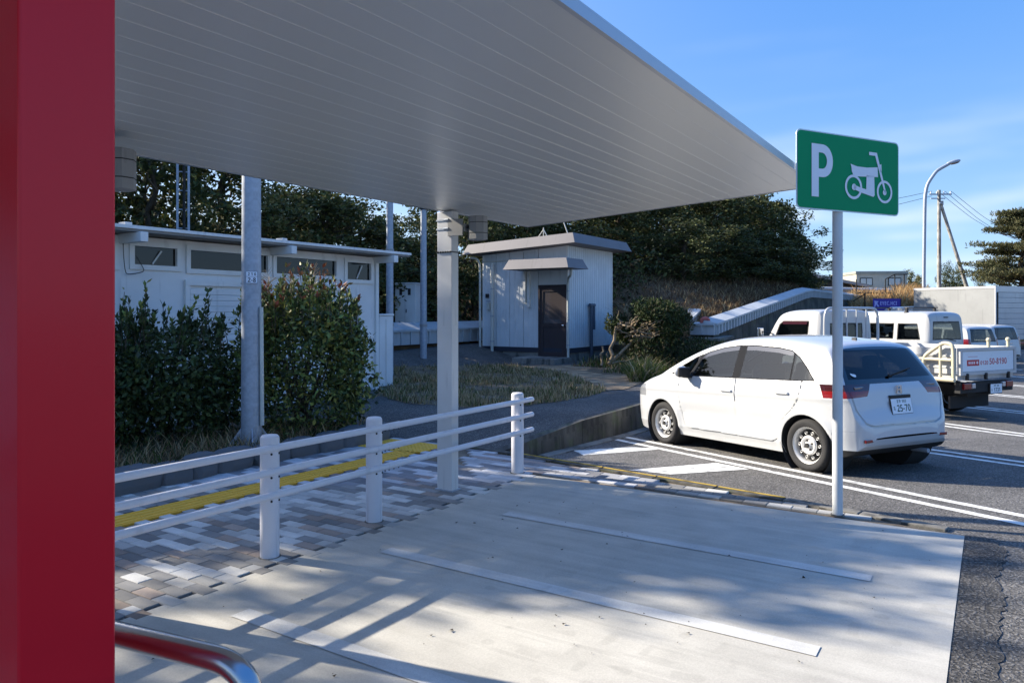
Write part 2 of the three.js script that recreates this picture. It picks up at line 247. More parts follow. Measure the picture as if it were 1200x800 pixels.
// ------------------------------------------------------------ parking lot asphalt, out to the horizon
{
  const xs = [], ds = []; const ax = (a, b, s, o) => { for (let x = a; x < b - 1e-6; x += s) o.push(x); };
  ax(-600, -40, 80, xs); ax(-40, -4, 4, xs); ax(-4, 22, 0.5, xs); ax(22, 80, 4, xs); ax(80, 900, 82, xs); xs.push(900);
  ax(-80, -4, 8, ds); ax(-4, 30, 0.5, ds); ax(30, 90, 5, ds); ax(90, 1200, 111, ds); ds.push(1200);
  const p = [], uv = [], col = [], ix = [], nx = xs.length;
  for (const d of ds) for (const x of xs) { p.push(x, road(d) + RB, -d); uv.push(x, d); const n = fbm(x * 0.55 + 9, d * 0.55, 0, 15, 4), m = 0.82 + n * 0.36; col.push(m, m, m); }
  for (let j = 0; j < ds.length - 1; j++) for (let i = 0; i < nx - 1; i++) { const a = j * nx + i; ix.push(a, a + 1, a + nx + 1, a, a + nx + 1, a + nx); }
  const g = new THREE.BufferGeometry(); g.setAttribute('position', new THREE.Float32BufferAttribute(p, 3)); g.setAttribute('uv', new THREE.Float32BufferAttribute(uv, 2)); g.setAttribute('color', new THREE.Float32BufferAttribute(col, 3)); g.setIndex(ix); g.computeVertexNormals();
  const lot = new THREE.Mesh(g, M.asphalt); lot.name = 'parking_lot'; lot.castShadow = lot.receiveShadow = true; scene.add(struct(lot));
  const onRoad = ([x, d], e = 0.004) => new THREE.Vector3(x, road(d) + RB + e, -d);
  // painted stripes, each a thin sheet that follows the slope
  function stripe(name, a, b, w, mat = M.mark) {
    const dx = b[0] - a[0], dd = b[1] - a[1], L = Math.hypot(dx, dd), nx = -dd / L * w / 2, nd = dx / L * w / 2, n = Math.max(1, Math.ceil(L / 0.5)), q = [];
    for (let i = 0; i < n; i++) { const s = i / n, t = (i + 1) / n, f = (k, sg) => onRoad([a[0] + dx * k + nx * sg, a[1] + dd * k + nd * sg]); q.push([f(s, 1), f(s, -1), f(t, -1), f(t, 1)]); }
    return obj(name, quads(q), mat, lot);
  }
  for (let k = 0; k < 10; k++) for (const o of [0, -0.29]) { const l = k * 2.88 + o, hf = 5.66 + 0.599 * l; stripe('bay_line', LH(l, hf - 6.4), LH(l, hf), 0.105); }
  stripe('bay_end_line', LH(-0.31, 5.72), LH(2.6, 7.2), 0.1);
  const poly = (name, px) => { const c = px.map(([x, y]) => onRoad(roadHit(x, y))); obj(name, quads([[c[0], c[1], c[2], c[3]]]), M.mark, lot); };
  poly('hatch_stripe', [[672, 528], [741, 524], [778, 526.2], [684, 533.6]]);
  poly('hatch_stripe', [[737, 551], [840, 542.5], [878, 550], [786, 556]]);
  stripe('hatch_stripe', roadHit(700, 516), roadHit(740, 510), 0.1);
  // strip of newer, darker asphalt along the concrete pad, ragged on its far side
  const r = rng(5), q = []; let e0 = 0.05;
  for (let u = -3; u < 6.35; u += 0.04) { const e1 = 0.05 + (fbm(u * 3, 1, 0, 4, 3) - 0.5) * 0.09 + (r() - 0.5) * 0.03; q.push([UV(u, -0.17, -0.0035), UV(u, e0, -0.0035), UV(u + 0.04, e1, -0.0035), UV(u + 0.04, -0.17, -0.0035)]); e0 = e1; }
  obj('asphalt_patch', quads(q), M.asphaltDark, lot);
}

// ------------------------------------------------------------ concrete pad with four motorcycle bays
const pad = struct(new THREE.Group()); pad.name = 'concrete_pad'; scene.add(pad);
{
  const slab = (u0, u1) => { const g = quads([[UV(u0, -3.865), UV(u0, -0.17), UV(u1, -0.17), UV(u1, -3.865)], [UV(u0, -0.17), UV(u0, -0.17, -0.12), UV(u1, -0.17, -0.12), UV(u1, -0.17)], [UV(u1, -0.17), UV(u1, -0.17, -0.12), UV(u1, -3.865, -0.12), UV(u1, -3.865)], [UV(u0, -3.865), UV(u0, -3.865, -0.12), UV(u0, -0.17, -0.12), UV(u0, -0.17)]]); return g; };
  function uvAB(m) { const p = m.geometry.attributes.position, uv = m.geometry.attributes.uv; for (let i = 0; i < p.count; i++) { const [u, v] = toUV(p.getX(i), -p.getZ(i)); uv.setXY(i, v, u); } return m; }
  uvAB(obj('slab', slab(-3, 6.31), M.concrete, pad));
  // painted bay dividers, 2.8 m long along B
  for (const [u, v0, v1] of [[4.985, -3.30, -0.62], [3.775, -3.48, -0.70], [2.56, -3.42, -0.66], [1.35, -3.42, -0.66]])
    uvAB(obj('painted_line', quads([[UV(u - 0.06, v0, 0.004), UV(u - 0.06, v1, 0.004), UV(u + 0.06, v1, 0.004), UV(u + 0.06, v0, 0.004)]]), M.padMark, pad));
}
{ // grit and dead leaf crumbs on the pad
  const r = rng(61), p = [], c = [];
  for (let k = 0; k < 170; k++) { const q = UV(lerp(0.5, 6.2, r()), lerp(-3.7, -0.3, r()), 0.004), s = 0.003 + r() * r() * 0.013, a = r() * 6.3, t = r(); const pt = (b, h) => [q.x + Math.cos(a + b) * s, q.y + h, q.z + Math.sin(a + b) * s * (0.5 + t * 0.5)]; p.push(...pt(0, 0.001), ...pt(2.2, s * 0.7), ...pt(4.1, 0), ...pt(0, 0.001), ...pt(4.1, 0), ...pt(5.2, s * 0.5)); const v = 0.015 + r() * 0.05; for (let i = 0; i < 6; i++) c.push(v * 1.2, v, v * 0.8); }
  const g = new THREE.BufferGeometry(); g.setAttribute('position', new THREE.Float32BufferAttribute(p, 3)); g.setAttribute('color', new THREE.Float32BufferAttribute(c, 3)); g.computeVertexNormals();
  tag(stuff(obj('leaf_litter', g, M.grass)), 'dark crumbs of dead leaf and grit scattered on the concrete pad', 'litter');
}

// ------------------------------------------------------------ block paving: rows along B, laid half over half
const K0 = [-0.505, 8.95], K1 = [2.37, 6.43], K2 = [3.28, 5.56];
const kerbD = (x) => x < K1[0] ? lerp(K0[1], K1[1], (x - K0[0]) / (K1[0] - K0[0])) : lerp(K1[1], K2[1], (x - K1[0]) / (K2[0] - K1[0]));
const walk = struct(new THREE.Group()); walk.name = 'paved_walk'; scene.add(walk);
{
  const bed = [];
  bed.push([UV(-3, -6.55, -0.014), UV(-3, -3.865, -0.014), UV(6.31, -3.865, -0.014), UV(6.31, -6.55, -0.014)]);
  obj('sand_bed', quads(bed), M.sand, walk);
  const wedge = [[UV(6.31, -6.55, -0.014), UV(6.31, -5.2, -0.014), UV(7.22, -5.29, -0.014), UV(7.22, -6.55, -0.014)], [UV(6.31, -5.2, -0.014), UV(6.31, -0.17, -0.014), new THREE.Vector3(K1[0], -0.014, -K1[1]), new THREE.Vector3(K0[0], -0.014, -K0[1])]];
  obj('sand_bed', quads(wedge), M.sand, walk);
  const r = rng(99), list = [];
  const tones = [[[0.46, 0.465, 0.475], 0], [[0.21, 0.212, 0.22], 0], [[0.29, 0.24, 0.215], 0]];
  function pick() { const q = r(); return q < 0.54 ? 0 : q < 0.90 ? 1 : 2; }
  let row = 0; const inTact = (u, v) => (v > -5.87 && v < -5.53 && u < 7.05) || (u > 6.5 && u < 7.1 && v < -5.87);
  for (let u = -1.95; u < 9; u += 0.1, row++) {
    let prev = -1;
    for (let v = -6.5 + (row % 2) * 0.1; v < 0.2; v += 0.2) {
      const [x, d] = XD(u, v); if (v > -3.89 && u < 6.36) continue; if (u > 7.18 && v < -5.25) continue;
      if (v > -5.3 && u > 6.3) { const kd = kerbD(x); if (x < K0[0] || x > K2[0] - 0.05) continue; if (d > kd - 0.13) continue; }
      else if (v > -3.89) continue; else if (u > 7.18) continue;
      if (inTact(u, v)) continue;
      if (u < 0.5) continue;
      let c = r() < 0.35 && prev >= 0 ? prev : pick(); prev = c;
      const half = u < 6.36 && v > -4.11 && v < -4.09; list.push({ u, v, x, d, c, s: r(), half: false, px: 600 + FPX * x / Math.max(0.2, d) }); if (half) list.push({ u, v: v + 0.15, x, d, c: pick(), s: r(), half: true, px: 600 + FPX * x / Math.max(0.2, d) });
    }
  }
  const W = 0.196, D = 0.096, H = 0.02, b = 0.004;
  function paverGeo() { const y = [0, -b, -H], f = (w, d, yy) => [new THREE.Vector3(-w, yy, -d), new THREE.Vector3(w, yy, -d), new THREE.Vector3(w, yy, d), new THREE.Vector3(-w, yy, d)]; const t = f(W / 2 - b, D / 2 - b, 0), m = f(W / 2, D / 2, -b), o = f(W / 2, D / 2, -H); const q = [[t[3], t[2], t[1], t[0]]]; for (let i = 0; i < 4; i++) { const k = (i + 1) % 4; q.push([t[i], t[k], m[k], m[i]], [m[i], m[k], o[k], o[i]]); } return quads(q); }
  const base = boxUV(paverGeo());
  const vm = []; for (let c = 0; c < 3; c++) for (let k = 0; k < 5; k++) { const f = 0.78 + 0.11 * k, t = tones[c][0]; vm.push(std({ map: concC, bumpMap: fineB, bumpScale: 0.0015, roughness: 0.9, color: lin(t[0] * f * 2.0, t[1] * f * 2.0, t[2] * f * 2.0) })); }
  const geos = []; for (let k = 0; k < 6; k++) { const g = base.clone(), uv = g.attributes.uv; for (let i = 0; i < uv.count; i++) uv.setXY(i, uv.getX(i) + k * 0.53, uv.getY(i) + k * 0.31); geos.push(g); }
  const vis = list.filter((o) => o.px > 126 && o.px < 1210 && o.d > 1).sort((a, c) => a.d - c.d), top = new Set(vis.slice(0, 300));
  const rest = [];
  for (const o of list) {
    const dy = (o.s - 0.5) * 0.004, tone = Math.floor(o.s * 4.99), ctr = UV(o.u, o.v, 0.003 + dy);
    if (top.has(o)) { const m = new THREE.Mesh(geos[Math.floor(o.s * 977) % 6], vm[o.c * 5 + tone]); m.name = 'paver'; m.position.copy(ctr); m.rotation.y = TH; if (o.half) m.scale.x = 0.49; m.castShadow = m.receiveShadow = true; walk.add(m); }
    else { const g = base.clone(); if (o.half) g.scale(0.49, 1, 1); g.rotateY(TH); g.translate(ctr.x, ctr.y, ctr.z); const n = g.attributes.position.count, col = new Float32Array(n * 3), f = (0.78 + 0.11 * tone), t = tones[o.c][0]; for (let i = 0; i < n; i++) { col[i * 3] = t[0] * f * 0.9; col[i * 3 + 1] = t[1] * f * 0.9; col[i * 3 + 2] = t[2] * f * 0.9; } g.setAttribute('color', new THREE.BufferAttribute(col, 3)); rest.push(g); }
  }
  stuff(obj('far_pavers', rest, M.vcol, walk));
  // yellow tactile tiles, 0.3 m square with raised bars
  function tact(u, v, bars) { const g = [bx(0.296, 0.02, 0.296, 0, -0.006, 0)]; if (bars) for (let k = 0; k < 4; k++) g.push(bx(0.022, 0.005, 0.27, -0.1125 + k * 0.075, 0.0065, 0)); else for (let i = 0; i < 5; i++) for (let j = 0; j < 5; j++) g.push(cyl(0.014, 0.010, 0.005, -0.12 + i * 0.06, 0.0065, -0.12 + j * 0.06, 8)); const m = obj('tactile_tile', g, M.yellow, walk); m.position.copy(UV(u, v, 0.003)); m.rotation.y = TH; }
  for (let u = 1.35; u < 6.6; u += 0.3) tact(u, -5.7, true);
  for (const u of [6.65, 6.95]) for (const v of [-5.7, -6.0, -6.3]) tact(u, v, false);
}
{ // kerb stones along the slanting edge of the walk; yellow paint on some of them
  const kerb = struct(new THREE.Group()); kerb.name = 'kerb'; scene.add(kerb);
  const pts = [K0, K1, K2]; let n = 0;
  for (let s = 0; s < 2; s++) { const a = pts[s], b = pts[s + 1], L = Math.hypot(b[0] - a[0], b[1] - a[1]), k = Math.round(L / 0.6), th = Math.atan2(b[1] - a[1], b[0] - a[0]);
    for (let i = 0; i < k; i++, n++) { const t = (i + 0.5) / k, x = lerp(a[0], b[0], t), d = lerp(a[1], b[1], t); const m = obj('kerb_stone', rb(L / k - 0.006, 0.34, 0.11, 0.012, 0, -0.163, 0), s ? M.oldConcrete : M.stainedShaded, kerb); m.position.set(x, n % 2 ? 0 : 0.002, -d); m.rotation.y = th;
      if (s === 0 && i > 0) { const p = obj('yellow_paint', bx(L / k - 0.02, 0.004, 0.028, 0, 0.0105, -0.028), M.kerbYellow, kerb); p.position.copy(m.position); p.rotation.y = th; } } }
}

// ------------------------------------------------------------ yard, walls, hill
{
  const yard = struct(obj('walkway', [gridMesh(60, 40, (s, t) => GP(lerp(7.22, 21.3, s), lerp(-13.7, -4.9, t))), gridMesh(30, 20, (s, t) => GP(lerp(-14, 7.22, s), lerp(-13.7, -9.0, t)))], M.path));
  const hill = struct(obj('hillside', [gridMesh(90, 60, (s, t) => GP(lerp(-45, 21.3, s), -13.7 - 60 * t * t)), gridMesh(110, 70, (s, t) => GP(21.3 + 120 * s * s, -6.9 - 66.8 * t * t))], M.hill));
  const strip = struct(obj('verge', gridMesh(60, 6, (s, t) => UV(21.3 + 80 * s, lerp(-6.9, -4.9, t), lerp(plateau(21.3, lerp(-6.9, -4.9, t)), 0.1, sm(0, 0.08, s)))), M.soil));
  struct(obj('planting_bed', gridMesh(60, 12, (s, t) => { const u = lerp(-8, 7.1, s), v = lerp(-9.1, -6.55, t); return UV(u, v, 0.13 * sm(0, 0.12, t) * sm(1, 0.9, t) * sm(7.1, 6.8, u) + (fbm(u * 2, v * 2, 0, 8, 3) - 0.5) * 0.06); }), M.soil));
  // low concrete kerb wall between the raised walk and the lot, cast in lengths
  const kw = thing('kerb_wall', 'stained low concrete wall with shade painted into its dark tone along the raised walkway beside the parking bays', 'wall');  // its stains are real, the lowered base colour paints in shade
  for (let u = 7.16; u < 70; u += 2.0) { const e = u + 1.99, h0 = plateau(u, -4.9) + 0.006, h1 = plateau(e, -4.9) + 0.006, p = (uu, v, y) => UV(uu, v, y); const q = [[p(u, -4.92, h0), p(u, -4.78, h0), p(e, -4.78, h1), p(e, -4.92, h1)], [p(u, -4.78, h0), p(u, -4.76, -0.6), p(e, -4.76, -0.6), p(e, -4.78, h1)], [p(u, -4.92, h0), p(u, -4.92, -0.6), p(u, -4.76, -0.6), p(u, -4.78, h0)], [p(e, -4.92, h1), p(e, -4.78, h1), p(e, -4.76, -0.6), p(e, -4.92, -0.6)]]; obj('wall_section', quads(q), M.stainedShaded, kw); }
  obj('end_section', quads([[UV(7.2, -5.4, 0.0), UV(7.2, -4.8, 0.0), UV(7.2, -4.8, -0.5), UV(7.2, -5.4, -0.5)]]), M.stainedShaded, kw);
  // slim gutter strip at the foot of that wall
  const gut = struct(new THREE.Group()); gut.name = 'gutter'; scene.add(gut);
  for (let u = 7.9; u < 40; u += 1.2) { const e = u + 1.19, P = (a, v, h) => { const [x, d] = XD(a, v); return new THREE.Vector3(x, road(d) + RB + h, -d); }; obj('gutter_stone', quads([[P(u, -4.75, 0.02), P(u, -4.60, 0.012), P(e, -4.60, 0.012), P(e, -4.75, 0.02)], [P(u, -4.60, 0.012), P(u, -4.60, -0.05), P(e, -4.60, -0.05), P(e, -4.60, 0.012)]]), M.oldConcrete, gut); }
}
// overlay sheets on the yard, cut to an outline with ragged edges
function inPoly(P, x, y) { let c = false; for (let i = 0, j = P.length - 1; i < P.length; j = i++) { const [xi, yi] = P[i], [xj, yj] = P[j]; if ((yi > y) !== (yj > y) && x < (xj - xi) * (y - yi) / (yj - yi) + xi) c = !c; } return c; }
function yardHit(px, py) { let d = 12; for (let i = 0; i < 60; i++) { const x = (px - 600) * d / FPX, [u, v] = toUV(x, d); d = lerp(d, (CAMH - ground(u, v)) * FPX / (py - HZ), 0.4); } return toUV((px - 600) * d / FPX, d); }
function densify(P, k = 6, amp = 0.08) { const o = []; for (let i = 0; i < P.length; i++) { const a = P[i], b = P[(i + 1) % P.length]; for (let j = 0; j < k; j++) { const t = j / k; const u = lerp(a[0], b[0], t), v = lerp(a[1], b[1], t); o.push([u + (fbm(u * 3, v * 3, 0, 5, 3) - 0.5) * amp * 2, v + (fbm(u * 3, v * 3, 0, 6, 3) - 0.5) * amp * 2]); } } return o; }
function patchSheet(name, P, e, mat) {
  let u0 = 1e9, u1 = -1e9, v0 = 1e9, v1 = -1e9; for (const [u, v] of P) { u0 = Math.min(u0, u); u1 = Math.max(u1, u); v0 = Math.min(v0, v); v1 = Math.max(v1, v); }
  const st = 0.07, q = []; for (let u = u0; u < u1; u += st) for (let v = v0; v < v1; v += st) if (inPoly(P, u + st / 2, v + st / 2)) q.push([GP(u, v, e), GP(u, v + st, e), GP(u + st, v + st, e), GP(u + st, v, e)]);
  return struct(obj(name, quads(q), mat));
}
const grassPoly = densify([[443, 464], [480, 473], [540, 478], [620, 475.5], [688, 465], [712, 458], [668, 442], [640, 434], [600, 430], [560, 428], [505, 429], [470, 430], [445, 440]].map(([x, y]) => yardHit(x, y)), 8, 0.12);
const dirtPoly = densify([[668, 440], [712, 458], [728, 456], [755, 449], [770, 440], [735, 436], [705, 433], [680, 428], [640, 428.5], [600, 428], [640, 433]].map(([x, y]) => yardHit(x, y)), 6, 0.15);
patchSheet('lawn_soil', grassPoly, 0.006, M.soil);
patchSheet('dirt_path', dirtPoly, 0.011, M.dirt);
{ const P = densify([[16.0, -8.2], [18.6, -9.3], [21.3, -9.8], [21.3, -5.0], [17.5, -5.0], [16.6, -6.2], [15.6, -7.2]], 6, 0.2); patchSheet('bank_soil', P, 0.016, M.soil); }
// ------------------------------------------------------------ grass blades
function blades(name, n, place, h0, h1, cols, s, label, wide = 0.008, lean = 0.5) {
  const r = rng(s), p = [], c = [], nn = [];
  for (let k = 0; k < n; k++) { const q = place(r); if (!q) continue; const h = lerp(h0, h1, r() * r()), a = r() * 6.283, l = h * lean * (0.3 + r()), w = wide * (0.6 + r()), ax = Math.cos(a), az = Math.sin(a), co = cols[Math.floor(r() * cols.length)], f = 0.7 + r() * 0.6, bl = r() * 6.283, lx = Math.cos(bl) * l, lz = Math.sin(bl) * l;
    const m = [q.x + lx * 0.4, q.y + h * 0.62, q.z + lz * 0.4];
    p.push(q.x - ax * w, q.y, q.z - az * w, q.x + ax * w, q.y, q.z + az * w, m[0] + ax * w * 0.7, m[1], m[2] + az * w * 0.7, q.x - ax * w, q.y, q.z - az * w, m[0] + ax * w * 0.7, m[1], m[2] + az * w * 0.7, m[0] - ax * w * 0.7, m[1], m[2] - az * w * 0.7, m[0] - ax * w * 0.7, m[1], m[2] - az * w * 0.7, m[0] + ax * w * 0.7, m[1], m[2] + az * w * 0.7, q.x + lx, q.y + h, q.z + lz);
    for (let i = 0; i < 9; i++) c.push(co[0] * f, co[1] * f, co[2] * f); }
  const g = new THREE.BufferGeometry(); g.setAttribute('position', new THREE.Float32BufferAttribute(p, 3)); g.setAttribute('color', new THREE.Float32BufferAttribute(c, 3)); g.computeVertexNormals();
  return tag(stuff(obj(name, g, M.grass)), label, 'grass');
}
const STRAW = [0.44, 0.34, 0.19], STRAW2 = [0.34, 0.26, 0.14], GREEN = [0.09, 0.13, 0.03], DGREEN = [0.05, 0.085, 0.02], BROWN = [0.16, 0.10, 0.055], RUST = [0.30, 0.15, 0.06];
const pick = (P, r) => { const [i, j, k] = [Math.floor(r() * P.length), Math.floor(r() * P.length), Math.floor(r() * P.length)]; const a = r(), b = r(), s = a + b > 1 ? [1 - a, 1 - b] : [a, b]; return [P[i][0] + (P[j][0] - P[i][0]) * s[0] + (P[k][0] - P[i][0]) * s[1], P[i][1] + (P[j][1] - P[i][1]) * s[0] + (P[k][1] - P[i][1]) * s[1]]; };
blades('lawn_grass', 34000, (r) => { const [u, v] = pick(grassPoly, r); const n = fbm(u * 1.6, v * 1.6, 0, 19, 3); if (n < 0.40 && r() < 0.85) return; return inPoly(grassPoly, u, v) && GP(u, v, 0.004 - 0.05 * sm(0.62, 0.42, n)); }, 0.03, 0.20, [STRAW, STRAW, STRAW2, STRAW, STRAW2, BROWN, STRAW, GREEN, [0.13, 0.15, 0.05]], 11, 'patchy dry and green lawn grass in front of the small shed');
blades('bed_grass', 8500, (r) => { const u = lerp(0.5, 6.9, r()), v = lerp(-7.7, -6.62, r()); return UV(u, v, 0.1); }, 0.06, 0.3, [STRAW2, BROWN, STRAW, DGREEN], 12, 'dry brown grass tufts in the planting bed behind the stone edging', 0.006, 0.8);
blades('bank_grass', 9000, (r) => { const u = lerp(15.8, 21.2, r()), v = lerp(-9.2, -5.0, r()); if (u < 17 && v < -7.8) return; return GP(u, v, 0.01); }, 0.05, 0.32, [GREEN, STRAW, DGREEN, GREEN, BROWN], 13, 'straggling green and straw grass on the bank below the gnarled bush', 0.009, 0.7);
blades('hill_grass', 26000, (r) => { const u = 21.4 + r() * 22, v = -7.75 - r() * r() * 16; return GP(u, v, 0); }, 0.06, 0.38, [BROWN, STRAW2, BROWN, [0.11, 0.075, 0.045]], 14, 'brown dead grass covering the hillside under the trees', 0.014, 0.9);
// ------------------------------------------------------------ the cantilever shelter
const VB = -4.2, VF = -1.29, UE = 6.82, US = -2.2, YB = 2.55, SL = 0.0576;      // back edge, front edge, ends, height, slope
const roofY = (v) => YB + (v - VB) * SL;
{
  const sh = thing('cycle_shelter', 'pale grey cantilever shelter roof with ribbed soffit over the motorcycle bays', 'shelter');
  const n = 21, w = (VF - VB) / n;
  const P = (u, v, dy) => UV(u, v, roofY(v) + dy);
  for (let k = 0; k < n; k++) {                      // soffit boards with a shallow open joint between neighbours
    const a = VB + k * w, b = a + w, q = (v0, v1, y0, y1) => [P(US, v0, y0), P(UE, v0, y0), P(UE, v1, y1), P(US, v1, y1)];
    obj('soffit_board', quads([q(a, a + 0.003, 0.0014, 0), q(a + 0.003, b - 0.003, 0, 0), q(b - 0.003, b, 0, 0.0014), [P(UE, a, 0.01), P(UE, a, 0.016), P(UE, b, 0.016), P(UE, b, 0.01)]]), M.soffit, sh);
  }
  obj('roof_sheet', quads([[P(US, VB, 0.018), P(US, VF, 0.018), P(UE, VF, 0.018), P(UE, VB, 0.018)], [P(US, VB, 0.042), P(US, VF, 0.042), P(UE, VF, 0.042), P(UE, VB, 0.042)]]), M.alum, sh);
  const trim = (name, v0, v1, y0, y1, u0 = US, u1 = UE) => { const c = (u) => [P(u, v0, y0), P(u, v1, y0), P(u, v1, y1), P(u, v0, y1)], a = c(u0), b = c(u1), q = []; for (let i = 0; i < 4; i++) q.push([a[i], a[(i + 1) % 4], b[(i + 1) % 4], b[i]]); q.push([a[0], a[1], a[2], a[3]], [b[3], b[2], b[1], b[0]]); return obj(name, quads(q), M.alum, sh); };
  trim('front_fascia', VF + 0.002, VF + 0.024, -0.005, 0.048);
  trim('back_fascia', VB - 0.03, VB - 0.002, -0.005, 0.048);
  trim('end_fascia', VB - 0.03, VF + 0.024, -0.004, 0.047, UE + 0.002, UE + 0.018);
  // two columns under the back edge
  for (const u of [5.36, 2.12]) {
    const c = part('column', sh); c.position.copy(UV(u, -4.18, 0)); c.rotation.y = TH; const h = roofY(-4.27) - 0.008;
    obj('post', rb(0.17, h, 0.10, 0.006, 0, h / 2, 0), M.column, c);
    obj('base_plate', bx(0.2, 0.012, 0.13, 0, 0.008, 0), M.galv, c);
    for (const y of [2.38, 2.46]) obj('strap', [bx(0.182, 0.014, 0.112, 0, y, 0), cyl(0.012, 0.012, 0.05, 0.03, y, 0.06, 8, 0, 0, Math.PI / 2), cyl(0.01, 0.01, 0.03, 0.095, y, 0.045, 8, Math.PI / 2)], M.galv, c);
    obj('cable_tie', bx(0.178, 0.01, 0.108, 0, 2.17, 0), M.black, c); for (let k = 0; k < 6; k++) obj('bolt', T(new THREE.SphereGeometry(0.009, 8, 6), -0.07 + k * 0.028, 2.17, 0.056), M.black, c);
  }
}
// grey horn loudspeakers strapped to the columns
for (const [u, lab] of [[5.36, 'grey box loudspeaker bracketed to the shelter column beside the small shed'], [2.12, 'grey box loudspeaker under the roof edge in front of the long white building']]) {
  const o = thing('loudspeaker', lab, 'loudspeaker', UV(u, -4.18, 2.40), TH, 'loudspeakers strapped to the shelter columns');
  obj('bracket', [rb(0.17, 0.15, 0.012, 0.003, 0.13, -0.015, 0.056), rb(0.012, 0.07, 0.09, 0.003, 0.225, -0.02, 0.01)], M.beamGrey, o);
  const pts = []; for (let k = 0; k < 8; k++) { const a = (k + 0.5) / 8 * 6.2832; pts.push([Math.cos(a) * 0.083, Math.sin(a) * 0.075]); }
  obj('housing', T(extr(pts, 0.20, 0.006), 0.325, -0.125, -0.02, -Math.PI / 2), M.beamGrey, o);
  for (const y of [-0.075, 0.02]) obj('band', T(extr(pts.map(([x, z]) => [x * 1.09, z * 1.09]), 0.006), 0.325, y, -0.02, -Math.PI / 2), M.black, o);
  obj('bolt', cyl(0.012, 0.012, 0.02, 0.25, -0.015, 0.03, 8, 0, 0, Math.PI / 2), M.black, o);
}
{ // red post close to the camera, and the bent steel guard pipe behind it
  const o = thing('red_post', 'glossy red painted square post beside the shelter', 'post', UV(0.835, -1.86, 0), TH);
  obj('shaft', rb(0.32, 2.56, 0.205, 0.008, 0, 1.285, 0), M.red, o);
  obj('foot_plate', bx(0.42, 0.012, 0.30, 0, 0.0065, 0), M.galv, o);
  const g = thing('guard_pipe', 'bent stainless steel guard pipe standing behind the red post', 'guard rail');
  const b = new THREE.Vector3(-0.605, 0, -1.735), a = new THREE.Vector3(-1.55, 0, -2.15), pt = (q, y) => [q.x, y, q.z], dir = b.clone().sub(a).normalize();
  const mid = (q, s) => [q.x + dir.x * s, 0.795, q.z + dir.z * s], pts = [pt(a, 0.0), pt(a, 0.4), pt(a, 0.69), [a.x + dir.x * 0.03, 0.765, a.z + dir.z * 0.03], mid(a, 0.11), mid(a, 0.5), mid(b, -0.5), mid(b, -0.11), [b.x - dir.x * 0.03, 0.765, b.z - dir.z * 0.03], pt(b, 0.69), pt(b, 0.4), pt(b, 0.0)];
  obj('pipe', tube(pts, 0.0303, 140, 20), M.steel, g);
  for (const q of [a, b]) obj('floor_flange', cyl(0.06, 0.055, 0.012, q.x, 0.0065, q.z, 24), M.steel, g);
}
// ------------------------------------------------------------ white pipe fence along the pad
{
  const f = thing('pipe_fence', 'white pipe fence with three rails and round posts along the paved walk', 'fence');
  const vf = -4.03, posts = [-1.0, 1.30, 3.25, 4.24, 6.31];
  for (const u of posts) {
    const p = part('post', f); p.position.copy(UV(u, vf, 0)); p.rotation.y = TH;
    obj('tube', new THREE.LatheGeometry([[0, 0], [0.0625, 0], [0.0625, 0.788], [0.06, 0.8], [0.05, 0.811], [0, 0.816]].map(([x, y]) => new THREE.Vector2(x, y)), 32), M.fence, p);
    for (const y of [0.42, 0.575, 0.73]) for (const s of [-0.03, 0.03]) obj('bolt', T(new THREE.SphereGeometry(0.008, 8, 6), 0.055, y - 0.038, s), M.black, p);
    obj('grout_collar', cyl(0.075, 0.07, 0.006, 0, 0.005, 0, 24), M.oldConcrete, p);
  }
  for (const y of [0.42, 0.575, 0.73]) {
    const c = UV(0, vf + 0.055, y);
    const cap = (u, s) => { const e = UV(u, vf + 0.055, y); return T(new THREE.SphereGeometry(0.0248, 16, 12), e.x, e.y, e.z); };
    obj('rail', rod(UV(-2.4, vf + 0.055, y), UV(4.38, vf + 0.055, y), 0.0248, 18), M.fence, f); obj('rail', [rod(UV(4.382, vf + 0.055, y), UV(6.50, vf + 0.055, y), 0.0248, 18), cap(6.50)], M.fence, f);
    obj('sleeve', rod(UV(4.33, vf + 0.055, y), UV(4.47, vf + 0.055, y), 0.0272, 18), M.fence, f);
    for (const u of [4.30, 4.345, 4.40, 4.455, 6.37, 6.42]) { const q = UV(u, vf + 0.06, y - 0.028); obj('screw', T(new THREE.SphereGeometry(0.0065, 8, 6), q.x, q.y, q.z), M.black, f); }
    for (const u of posts) obj('saddle', rod(UV(u - 0.035, vf + 0.050, y), UV(u + 0.035, vf + 0.050, y), 0.0266, 18), M.fence, f);
  }
}
